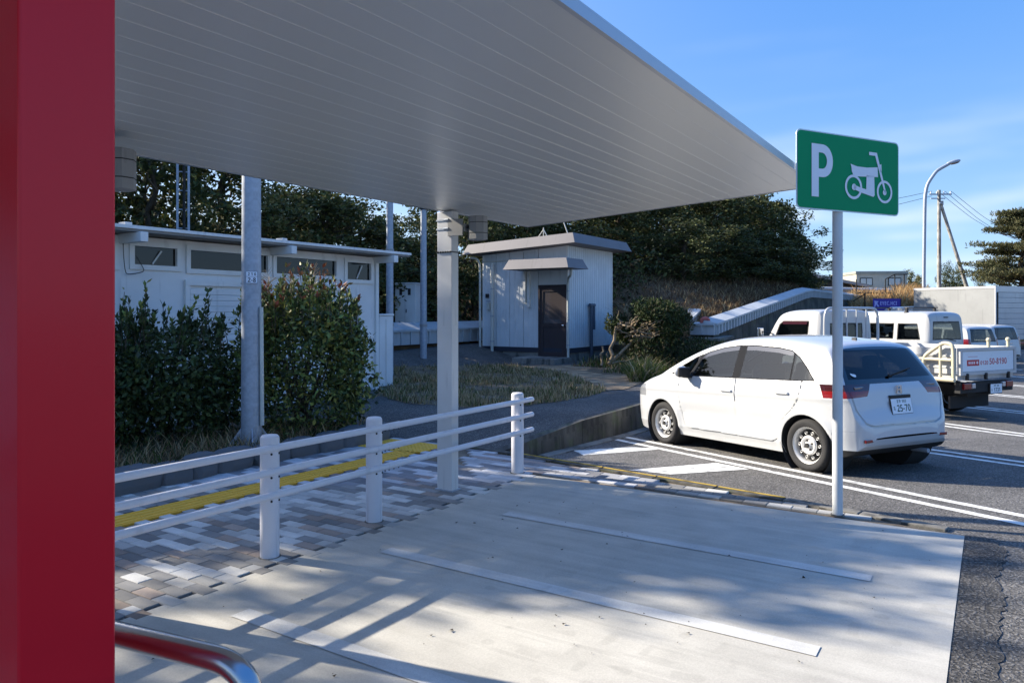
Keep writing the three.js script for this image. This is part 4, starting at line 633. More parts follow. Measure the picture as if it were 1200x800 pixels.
const protos = [treeProto(5.4, 1.9, 0.3, 90, 8200, 0.16, DARKL, 201), treeProto(5.6, 1.7, 0.3, 80, 7600, 0.15, DARKL, 202), treeProto(5.2, 2.0, 0.25, 95, 8600, 0.17, [...DARKL, ...OLIVE.slice(0, 2)], 203), treeProto(5.0, 1.6, 0.3, 75, 6800, 0.15, [...OLIVE, DARKL[1]], 204)];
const bakedT = protos.map((p) => ({ trunk: boxUV(p.trunk), limbs: boxUV(p.limbs), crown: p.crown }));
function tree(name, label, group, x, y, d, k, sc, sy, turn) {
  const o = thing(name, label, 'tree', [x, y, -d], turn, group), P = bakedT[k]; o.scale.set(sc, sy, sc);
  for (const [n, g, m] of [['trunk', P.trunk, M.bark], ['limbs', P.limbs, M.bark], ['crown', P.crown, M.leaf]]) { const q = new THREE.Mesh(g, m); q.name = n; q.castShadow = q.receiveShadow = true; o.add(q); }
  return o;
}
{
  const r = rng(301); let i = 0;
  // belt behind the long building and the shed; the ones outside the frame shade the walk and half the pad
  for (const [v, off] of [[-15.6, 0], [-18.2, 1.2]]) for (let u = -9 + off; u < 27; u += 2.35, i++) { if (u > -4.8 && u < 6.4) continue;
    const uu = u + (r() - 0.5) * 0.7, vv = v + (r() - 0.5) * 0.8, [x, d] = XD(uu, vv), g = ground(uu, vv);
    const e = (r() - 0.5) * 0.5, back = v < -17 ? 0.5 : 0; let topY = 6.3 + e + back; if (uu < -1.2) topY = 10.2 + e; if (uu > 10.0 && uu < 15.6) topY = 4.6 + e * 0.6 + back * 6; if (uu >= 15.6 && uu < 18.6) topY = 4.0 + e * 0.5 + back * 3.4; if (uu >= 18.6 && uu < 20.6) topY = 4.5; if (uu >= 20.6) topY = 6.4 + e;
    const k = uu > 11 && uu < 13.6 && v > -17 ? 3 : Math.floor(r() * 3), hs = (topY - g) / (k === 1 ? 5.6 : k === 0 ? 5.4 : k === 2 ? 5.2 : 5.0);
    const lab = k === 3 ? 'sunlit olive leaved tree behind the electrical cabinet' : uu < 11 ? 'dark evergreen tree in the belt behind the long white building' : 'dark evergreen tree behind the ribbed channel and the shed';
    tree('evergreen_tree', lab, k === 3 ? 'olive trees behind the cabinet' : uu < 11 ? 'trees behind the long building' : 'trees behind the shed', x, g, d, k, (0.92 + r() * 0.25) * Math.max(0.85, Math.min(1.1, hs)), hs, r() * 6.28);
  }
  for (const [u, v, top, k, sc] of [[-3.9, -15.4, 10.4, 0, 1.1], [-2.6, -17.8, 10.8, 2, 1.1], [-1.6, -15.7, 6.7, 1, 0.85], [0.3, -18.0, 6.6, 1, 0.8], [1.6, -15.5, 8.1, 0, 0.9], [2.35, -15.7, 8.4, 2, 0.6], [1.3, -18.1, 9.1, 2, 0.9], [2.0, -18.3, 9.3, 1, 0.7], [5.0, -18.4, 7.0, 0, 0.75], [5.3, -15.8, 5.8, 2, 0.9], [0.3, -15.2, 5.4, 0, 0.75], [6.3, -17.9, 6.7, 1, 1.0]]) { const [x, d] = XD(u, v), g = ground(u, v); tree('evergreen_tree', 'dark evergreen tree in the belt behind the long white building', 'trees behind the long building', x, g, d, k, sc, (top - g) / [5.4, 5.6, 5.2, 5][k], r() * 6.28); }
  // trees on the hill to the right of the shed
  for (const [px, d, ty, k] of [[640, 31, 238, 0], [690, 32, 232, 2], [722, 33, 228, 1], [752, 35, 222, 0], [785, 35, 220, 2], [812, 37, 222, 1], [838, 36, 226, 0], [862, 38, 227, 2], [882, 40, 226, 0], [868, 42, 222, 1], [904, 42, 238, 2], [922, 41, 252, 1], [934, 42, 268, 3], [943, 44, 290, 3], [770, 41, 218, 1], [820, 43, 218, 2], [735, 39, 220, 2], [700, 38, 222, 0], [800, 31, 262, 1], [846, 33, 268, 0], [895, 36, 280, 2], [925, 37.5, 296, 1]]) {
    const x = (px - 600) * d / FPX, [u, v] = toUV(x, d), g = ground(u, v) - 0.1, top = CAMH + (HZ - ty) * d / FPX, hs = (top - g) / 5.3;
    tree('hill_tree', k === 3 ? 'bushy olive green tree at the right end of the hillside trees' : 'dark evergreen tree on the brown hillside above the channel', k === 3 ? 'olive trees at the end of the hillside' : 'dark trees on the hillside', x, g, d, k, k === 3 ? 0.6 : 0.85 + r() * 0.35, hs, r() * 6.28);
  }
}
// dense dark undergrowth under the belt of trees
{ const g = leafCloud(15000, (r) => { const far = r() < 0.45; let u, v; if (far) { u = 23 + r() * 20; v = -11.5 - r() * 4 + (u - 23) * 0.12; } else { u = -9 + r() * 30; v = -14.4 - r() * 2.4; } const q = GP(u, v, Math.pow(r(), 1.6) * 1.5); return q; }, 0.2, 0.05, [...DARKL, [0.06, 0.05, 0.03]], 401, 0.3); const o = obj('undergrowth', g, M.leaf, scene, true); tag(stuff(o), 'dark tangled undergrowth at the foot of the evergreen trees', 'undergrowth'); }
// ------------------------------------------------------------ shrubs in the planting bed
function shrub(label, u, v, ru, rv, h, nL, nShoot, cols, tipCols, s, group) {
  const o = thing('shrub', label, 'shrub', UV(u, v, 0.06), TH, group), r = rng(s), st = [];
  for (let i = 0; i < 12; i++) { const a = r() * 6.283, e = r() * 0.8; st.push(...branchy(r, [(r() - 0.5) * 0.25, 0, (r() - 0.5) * 0.25], [Math.cos(a) * rv * e, h * (0.55 + r() * 0.3), Math.sin(a) * ru * e], 0.02, 0.006, 0.12, 5)); }
  const shoots = []; for (let i = 0; i < nShoot; i++) { const a = r() * 6.283, e = Math.sqrt(r()) * 0.95, x = Math.cos(a) * rv * e, z = Math.sin(a) * ru * e, y = h * (0.74 + 0.2 * Math.sqrt(Math.max(0, 1 - e * e))), L = 0.12 + r() * r() * 0.5, l = new THREE.Vector3((r() - 0.5) * 0.5, 1, (r() - 0.5) * 0.5).normalize(); shoots.push({ x, y, z, L, l, tip: r() < 0.45 }); st.push(rod([x, y - 0.15, z], [x + l.x * L, y + l.y * L, z + l.z * L], 0.005, 5, 0.003)); }
  obj('stems', st, M.bark, o);
  const lobes = []; for (let i = 0; i < 26; i++) { const a = r() * 6.283, y = 0.16 + 0.66 * r(), e = 0.55 + 0.35 * r(); lobes.push({ x: Math.cos(a) * rv * e, y: h * y, z: Math.sin(a) * ru * e, q: 0.22 + 0.2 * r() }); }
  const body = leafCloud(nL, (q) => { if (q() < 0.55) { const b = lobes[Math.floor(q() * lobes.length)], uu = q() * 2 - 1, a = q() * 6.283, w = Math.sqrt(1 - uu * uu), e = Math.pow(q(), 0.35) * b.q; return { x: b.x + Math.cos(a) * w * e, y: Math.max(0.03, b.y + uu * e), z: b.z + Math.sin(a) * w * e }; } const a = q() * 6.283, y = Math.pow(q(), 0.8), pr = Math.pow(Math.max(0, 1 - Math.pow(Math.abs(y - 0.45) / 0.62, 2.6)), 0.5), e = Math.pow(q(), 0.3) * pr; return { x: Math.cos(a) * rv * e, y: Math.max(0.03, y * h * 0.92), z: Math.sin(a) * ru * e }; }, 0.075, 0.02, cols, s + 3, 0.3);
  obj('foliage', body, M.glossLeaf, o, true);
  const tips = leafCloud(nShoot * 20, (q) => { const b = shoots[Math.floor(q() * shoots.length)], t = q() * 1.05; return { x: b.x + b.l.x * b.L * t, y: b.y + b.l.y * b.L * t, z: b.z + b.l.z * b.L * t, dir: b.l, k: 1.1, col: b.tip && t > 0.72 ? tipCols[Math.floor(q() * tipCols.length)] : undefined }; }, 0.07, 0.017, cols, s + 5, 0.2);
  obj('young_shoots', tips, M.glossLeaf, o, true); return o;
}
const SHR = [[0.045, 0.072, 0.024], [0.060, 0.092, 0.028], [0.080, 0.112, 0.034], [0.055, 0.070, 0.030]], YNG = [[0.19, 0.24, 0.06], [0.28, 0.27, 0.07], [0.15, 0.20, 0.05]], TIP = [[0.28, 0.07, 0.03], [0.22, 0.10, 0.04], [0.18, 0.16, 0.05]];
shrub('bushy evergreen shrub with red tipped shoots at the end of the planting bed', 6.38, -7.30, 0.86, 0.72, 1.80, 12500, 130, [...SHR.slice(1), ...YNG], TIP, 501);
shrub('dark green shrub left of the galvanised mast in the planting bed', 5.1, -8.05, 0.8, 0.60, 1.48, 9500, 60, SHR, YNG, 511);
shrub('dark green shrub half hidden by the red post in the planting bed', 3.9, -8.05, 0.85, 0.60, 1.46, 9000, 60, SHR, YNG, 521);
shrub('dark green shrub further along the planting bed past the red post', 2.6, -8.1, 0.8, 0.6, 1.7, 6000, 40, SHR, YNG, 531);
{ // two dry seed plumes poking from the shrub
  const o = thing('dry_plume', 'pale dry feathery flower heads standing above the red tipped shrub', 'dry plant', UV(6.3, -7.5, 0.1), TH); const r = rng(77), st = [];
  for (const [x, z, h] of [[0.1, 0.35, 2.02], [-0.1, -0.55, 2.12], [0.2, 0.1, 1.95]]) { st.push(...branchy(r, [x * 0.4, 0, z * 0.4], [x, h - 0.25, z], 0.006, 0.003, 0.05, 5)); for (let i = 0; i < 46; i++) { const a = r() * 6.28, t = r(), l = 0.05 + 0.09 * (1 - t); const b = [x, h - 0.3 + t * 0.32, z]; st.push(rod(b, [x + Math.cos(a) * l, b[1] + 0.06, z + Math.sin(a) * l], 0.0022, 4)); } }
  obj('stalks', st, std({ color: lin(0.36, 0.27, 0.17), roughness: 1 }), o); }
// ------------------------------------------------------------ gnarled bush beside the shed
{
  const [u, v] = [17.9, -7.55], o = thing('gnarled_bush', 'rounded dark bush on bare twisted pale branches beside the shed', 'bush', GP(u, v, -0.02), 0), r = rng(601), g = [];
  const base = [-0.95, 0.1, 0.35];
  for (const [p, t, r0] of [[base, [-0.75, 1.05, 0.2], 0.055], [[-0.98, 0.1, 0.35], [-0.2, 0.75, 0.2], 0.05], [base, [0.15, 0.35, 0.3], 0.035], [[-1.15, 0.05, 0.4], [-1.12, 0.55, 0.35], 0.04], [base, [-1.0, 0.4, 0.45], 0.03]]) g.push(...branchy(r, p, t, r0, r0 * 0.6, 0.12, 5));
  for (let i = 0; i < 44; i++) { const s = i % 3 ? [-0.75 + r() * 0.9, 0.75 + r() * 0.4, 0.1 + r() * 0.4] : [-0.2 + (r() - 0.5) * 0.5, 0.7, 0.2]; g.push(...branchy(r, s, [s[0] + (r() - 0.3) * 1.1, s[1] + (r() - 0.35) * 0.6, s[2] + (r() - 0.2) * 0.5], 0.024, 0.008, 0.16, 5)); }
  obj('branches', g, M.paleBark, o);
  const lf = leafCloud(13000, (q) => { const a = q() * 6.283, uu = q() * 2 - 1, w = Math.sqrt(1 - uu * uu), e = Math.pow(q(), 0.3); let x = Math.cos(a) * w * 1.12 * e + 0.12, y = 1.1 + uu * 0.66 * e, z = Math.sin(a) * w * 0.9 * e; if (z > 0.15 && x < 0.35 && y < 1.22 && q() < 0.93) return null; const n = fbm(x * 2 + 9, y * 2 + z, 0, 4, 3); return n < 0.36 ? null : { x, y, z }; }, 0.10, 0.018, [[0.028, 0.048, 0.014], [0.04, 0.062, 0.016], [0.052, 0.074, 0.02], [0.05, 0.05, 0.018]], 603, 0.5);
  obj('foliage', lf, M.leaf, o, true);
  const low = leafCloud(5200, (q) => ({ x: -0.4 + q() * 1.9, y: Math.pow(q(), 1.5) * 0.75, z: -0.4 + q() * 1.4 }), 0.09, 0.016, [[0.03, 0.05, 0.015], [0.06, 0.05, 0.025], [0.04, 0.06, 0.02]], 604, 0.5); obj('low_growth', low, M.leaf, o, true);
}
blades('dry_weeds', 4200, (r) => { const px = lerp(728, 806, r()), d = 20.6 + r() * 1.6, x = (px - 600) * d / FPX, [u, v] = toUV(x, d); return new THREE.Vector3(x, Math.max(ground(u, v), 0.6) + 0.2 + 0.6 * r(), -d); }, 0.25, 0.75, [RUST, STRAW, BROWN, [0.36, 0.22, 0.12]], 21, 'reddish dry weeds standing above the gnarled bush', 0.008, 1.0);
blades('weed_clump', 1700, (r) => { const px = lerp(738, 770, r()), d = 15.6 + r() * 1.5, x = (px - 600) * d / FPX, [u, v] = toUV(x, d); return GP(u, v, 0); }, 0.15, 0.6, [[0.14, 0.17, 0.04], STRAW, [0.09, 0.12, 0.03], [0.2, 0.2, 0.06]], 22, 'yellowish green weeds at the edge of the dirt path by the white hatchback', 0.014, 0.9);
// ------------------------------------------------------------ vehicle bodies: smooth sections along the length, cut into panels
function curve(pts) { // monotone-ish cubic through points
  const n = pts.length, m = []; for (let i = 0; i < n; i++) { const a = pts[Math.max(0, i - 1)], b = pts[Math.min(n - 1, i + 1)]; m.push((b[1] - a[1]) / (b[0] - a[0])); }
  for (let i = 0; i < n - 1; i++) { const s = (pts[i + 1][1] - pts[i][1]) / (pts[i + 1][0] - pts[i][0]); if (Math.abs(s) < 1e-9) { m[i] = m[i + 1] = 0; continue; } const a = m[i] / s, b = m[i + 1] / s; if (a < 0) m[i] = 0; if (b < 0) m[i + 1] = 0; const q = a * a + b * b; if (q > 9) { const t = 3 / Math.sqrt(q); m[i] = t * a * s; m[i + 1] = t * b * s; } }
  return (x) => { if (x <= pts[0][0]) return pts[0][1]; if (x >= pts[n - 1][0]) return pts[n - 1][1]; let i = 0; while (x > pts[i + 1][0]) i++; const h = pts[i + 1][0] - pts[i][0], t = (x - pts[i][0]) / h, t2 = t * t, t3 = t2 * t; return (2 * t3 - 3 * t2 + 1) * pts[i][1] + (t3 - 2 * t2 + t) * h * m[i] + (-2 * t3 + 3 * t2) * pts[i + 1][1] + (t3 - t2) * h * m[i + 1]; };
}
function segDist(P, x, y) { let b = 1e9; for (let i = 0; i < P.length - 1; i++) { const [ax, ay] = P[i], [bx_, by] = P[i + 1], dx = bx_ - ax, dy = by - ay, t = clamp(((x - ax) * dx + (y - ay) * dy) / (dx * dx + dy * dy)); b = Math.min(b, Math.hypot(x - ax - dx * t, y - ay - dy * t)); } return b; }
function shell(S, NX, NS, NC, classify, offset) {
  const N = 600, acc = [0]; for (let i = 1; i <= N; i++) { const x0 = S.L * (i - 1) / N, x1 = S.L * i / N; acc.push(acc[i - 1] + Math.hypot(x1 - x0, S.yt(x1) - S.yt(x0), (S.plan(x1) - S.plan(x0)))); }
  const xs = []; let j = 0; for (let i = 0; i <= NX; i++) { const t = acc[N] * i / NX; while (j < N - 1 && acc[j + 1] < t) j++; xs.push(S.L * (j + clamp((t - acc[j]) / (acc[j + 1] - acc[j]))) / N); }
  const NB = 4, NP = NB + NS + NC + 1, P = new Float32Array((NX + 1) * NP * 3);
  const wid = (x, y) => S.plan(x) * S.mod(y, x);
  for (let i = 0; i <= NX; i++) { const x = xs[i], yt = S.yt(x), yb = Math.min(S.yb(x), yt - 0.012), r = Math.min(S.r(x), (yt - yb) * 0.6), ys = yt - r; for (let k = 0; k < NP; k++) { let y, z; if (k < NB) { y = yb; z = wid(x, yb) * k / NB; } else if (k <= NB + NS) { y = lerp(yb, ys, (k - NB) / NS); z = wid(x, y); } else { const a = (k - NB - NS) / NC * Math.PI / 2, p = S.p || 2.4, sn = Math.pow(Math.sin(a), 2 / p), cs = Math.pow(Math.cos(a), 2 / p); y = ys + r * sn; z = wid(x, ys) * cs + (k === NP - 1 ? 0 : 0); } if (S.bump) z += S.bump(x, y) * (k >= NB && k <= NB + NS ? 1 : 0); const o = (i * NP + k) * 3; P[o] = x; P[o + 1] = y; P[o + 2] = k === NP - 1 || k === 0 ? 0 : Math.max(0.0005, z); } }
  const Nn = new Float32Array(P.length), g = (i, k) => { const o = (clamp(i, 0, NX) * NP + clamp(k, 0, NP - 1)) * 3; return [P[o], P[o + 1], P[o + 2]]; };
  for (let i = 0; i <= NX; i++) for (let k = 0; k < NP; k++) { const a = g(i - 1, k), b = g(i + 1, k); let c = g(i, k - 1), d = g(i, k + 1); if (k === NP - 1) { d = [c[0], c[1], -c[2]]; } if (k === 0) { c = [d[0], d[1], -d[2]]; } const ux = b[0] - a[0], uy = b[1] - a[1], uz = b[2] - a[2], vx = d[0] - c[0], vy = d[1] - c[1], vz = d[2] - c[2]; let nx = uz * vy - uy * vz, ny = ux * vz - uz * vx, nz = uy * vx - ux * vy; nx = -(uy * vz - uz * vy); ny = -(uz * vx - ux * vz); nz = -(ux * vy - uy * vx); const l = Math.hypot(nx, ny, nz) || 1; let s = 1 / l; if ((k >= NB && k <= NB + NS ? nz : k === 0 || k < NB ? -ny : (Math.abs(ny) > 0.05 * l ? ny : nx * (P[(i * NP + k) * 3] > S.L / 2 ? 1 : -1))) < 0) s = -s; const o = (i * NP + k) * 3; Nn[o] = nx * s; Nn[o + 1] = ny * s; Nn[o + 2] = nz * s; }
  const buckets = new Map(), out = (nm) => { if (!buckets.has(nm)) buckets.set(nm, { p: [], n: [] }); return buckets.get(nm); };
  for (const side of [1, -1]) {
    const Q = P.slice();
    for (let i = 0; i <= NX; i++) for (let k = 0; k < NP; k++) { const o = (i * NP + k) * 3, d = offset ? offset(P[o], P[o + 1], P[o + 2] * side, Nn[o], Nn[o + 1], Nn[o + 2] * side) : 0; if (d) { Q[o] -= Nn[o] * d; Q[o + 1] -= Nn[o + 1] * d; Q[o + 2] -= Nn[o + 2] * d; } }
    const VC = new Array((NX + 1) * NP); for (let v = 0; v < VC.length; v++) VC[v] = classify(P[v * 3], P[v * 3 + 1], P[v * 3 + 2] * side, Nn[v * 3], Nn[v * 3 + 1], Nn[v * 3 + 2] * side);
    for (let i = 0; i < NX; i++) for (let k = 0; k < NP - 1; k++) {
      const id = [(i * NP + k) * 3, ((i + 1) * NP + k) * 3, ((i + 1) * NP + k + 1) * 3, (i * NP + k + 1) * 3]; let cx = 0, cy = 0, cz = 0, nx = 0, ny = 0, nz = 0; for (const o of id) { cx += P[o] / 4; cy += P[o + 1] / 4; cz += P[o + 2] / 4; nx += Nn[o] / 4; ny += Nn[o + 1] / 4; nz += Nn[o + 2] / 4; }
      const nm = classify(cx, cy, cz * side, nx, ny, nz * side), mix = id.some((o) => VC[o / 3] !== nm), tri = side > 0 ? [0, 1, 2, 0, 2, 3] : [0, 2, 1, 0, 3, 2];
      if (!mix) { if (!nm) continue; const b = out(nm); for (const t of tri) { const o = id[t]; b.p.push(Q[o], Q[o + 1], Q[o + 2] * side); b.n.push(Nn[o], Nn[o + 1], Nn[o + 2] * side); } continue; }
      const D = 5, bl = (arr, s, t, c) => lerp(lerp(arr[id[0] + c], arr[id[1] + c], s), lerp(arr[id[3] + c], arr[id[2] + c], s), t);   // cut boundary quads finer
      for (let a = 0; a < D; a++) for (let e = 0; e < D; e++) { const ms = (a + 0.5) / D, mt = (e + 0.5) / D, q = classify(bl(P, ms, mt, 0), bl(P, ms, mt, 1), bl(P, ms, mt, 2) * side, bl(Nn, ms, mt, 0), bl(Nn, ms, mt, 1), bl(Nn, ms, mt, 2) * side); if (!q) continue; const b = out(q), cs = [[a, e], [a + 1, e], [a + 1, e + 1], [a, e + 1]]; for (const t of tri) { const s = cs[t][0] / D, w = cs[t][1] / D; b.p.push(bl(Q, s, w, 0), bl(Q, s, w, 1), bl(Q, s, w, 2) * side); b.n.push(bl(Nn, s, w, 0), bl(Nn, s, w, 1), bl(Nn, s, w, 2) * side); } }
    }
  }
  const geo = {}; for (const [k, b] of buckets) { const q = new THREE.BufferGeometry(); q.setAttribute('position', new THREE.Float32BufferAttribute(b.p, 3)); q.setAttribute('normal', new THREE.Float32BufferAttribute(b.n, 3)); geo[k] = q; } return geo;
}
function rearX(S, y, z) { for (let x = S.L; x > S.L - 1.2; x -= 0.002) { const yt = S.yt(x), yb = Math.min(S.yb(x), yt - 0.012); if (y > yt || y < yb) continue; const r = Math.min(S.r(x), (yt - yb) * 0.6), ys = yt - r, p = S.p || 2.4; let w = S.plan(x) * S.mod(Math.min(y, ys), x); if (y > ys) w *= Math.pow(Math.max(0, 1 - Math.pow((y - ys) / r, p)), 1 / p); if (Math.abs(z) < w) return x; } return S.L - 0.3; }
const smPos = (g, n, m, parent) => { const o = obj(n, g, m, parent); return o; };
function wheel(parent, x, y, z, r, w, side, style) {
  const o = part('wheel', parent); o.position.set(x, y, z); if (side < 0) o.rotation.y = Math.PI;
  const rr = r * 0.655, L = (a) => new THREE.LatheGeometry(a.map(([p, q]) => new THREE.Vector2(p, q)), 48).rotateX(Math.PI / 2);
  obj('tyre', L([[rr, -w / 2 + 0.01], [rr + 0.03, -w / 2], [r - 0.03, -w / 2 + 0.004], [r - 0.006, -w / 2 + 0.03], [r, -w / 2 + 0.06], [r, -0.02], [r - 0.006, -0.018], [r - 0.006, -0.012], [r, -0.01], [r, 0.01], [r - 0.006, 0.012], [r - 0.006, 0.018], [r, 0.02], [r, w / 2 - 0.06], [r - 0.006, w / 2 - 0.03], [r - 0.03, w / 2 - 0.004], [rr + 0.05, w / 2], [rr + 0.02, w / 2 - 0.006], [rr, w / 2 - 0.018]]), M.rubber, o);
  const rim = [L([[rr * 0.93, -w / 2 + 0.02], [rr * 0.90, w / 2 - 0.05], [rr * 0.96, w / 2 - 0.028], [rr + 0.004, w / 2 - 0.014], [rr + 0.004, w / 2 - 0.02]])];
  // pressed steel disc with a ring of round holes and a raised hub
  const s = new THREE.Shape(); s.absarc(0, 0, rr * 0.93, 0, 6.2832); const nH = 10; for (let k = 0; k < nH; k++) { const a = k / nH * 6.2832, h = new THREE.Path(); h.absarc(Math.cos(a) * rr * 0.70, Math.sin(a) * rr * 0.70, rr * 0.075, 0, 6.2832, true); s.holes.push(h); }
  rim.push(T(new THREE.ExtrudeGeometry(s, { depth: 0.006, bevelEnabled: true, bevelSize: 0.004, bevelThickness: 0.004, bevelSegments: 2, curveSegments: 14 }), 0, 0, w / 2 - 0.058));
  rim.push(L([[rr * 0.55, w / 2 - 0.05], [rr * 0.50, w / 2 - 0.03], [rr * 0.40, w / 2 - 0.026], [rr * 0.34, w / 2 - 0.045], [rr * 0.18, w / 2 - 0.046], [rr * 0.16, w / 2 - 0.02], [0, w / 2 - 0.018]]));
  obj('rim', rim, M.rim, o);
  obj('hub', [cyl(rr * 0.14, rr * 0.12, 0.016, 0, 0, w / 2 - 0.012, 16, Math.PI / 2), ...[0, 1, 2, 3].map((k) => cyl(0.011, 0.010, 0.018, Math.cos(k * 1.571 + 0.4) * rr * 0.27, Math.sin(k * 1.571 + 0.4) * rr * 0.27, w / 2 - 0.038, 8, Math.PI / 2))], M.chassis, o);
  obj('brake_drum', cyl(rr * 0.86, rr * 0.86, 0.05, 0, 0, w / 2 - 0.11, 32, Math.PI / 2), M.chassis, o);
  return o;
}
function vehicle(name, label, cat, l, h, group, pitch = 0) { const [x, d] = LH(l, h), o = thing(name, label, cat, [x, road(d) + RB, -d], 0, group); o.rotation.set(0, THV, pitch, 'YXZ'); return o; }
function plateTex(num, ink, small, bg = '#e8ebee') { return canvasTex(264, 132, (c) => { c.fillStyle = bg; c.fillRect(0, 0, 264, 132); c.strokeStyle = '#b8bfc6'; c.lineWidth = 3; c.strokeRect(2, 2, 260, 128); c.fillStyle = ink; c.textBaseline = 'middle'; c.textAlign = 'center'; c.font = 'bold 82px sans-serif'; c.save(); c.translate(152, 86); c.scale(0.86, 1); c.fillText(num, 0, 0); c.restore(); c.font = 'bold 34px sans-serif'; c.fillText(small, 168, 25); c.lineWidth = 4; c.strokeStyle = ink; for (const q of [[84, 10, 84, 38], [74, 16, 96, 16], [74, 26, 96, 26], [74, 37, 96, 37], [106, 10, 106, 38], [104, 14, 126, 14], [116, 14, 116, 38], [104, 26, 126, 26], [20, 74, 42, 74], [30, 64, 26, 98], [38, 80, 36, 104], [22, 92, 44, 92]]) { c.beginPath(); c.moveTo(q[0], q[1]); c.lineTo(q[2], q[3]); c.stroke(); } }); }

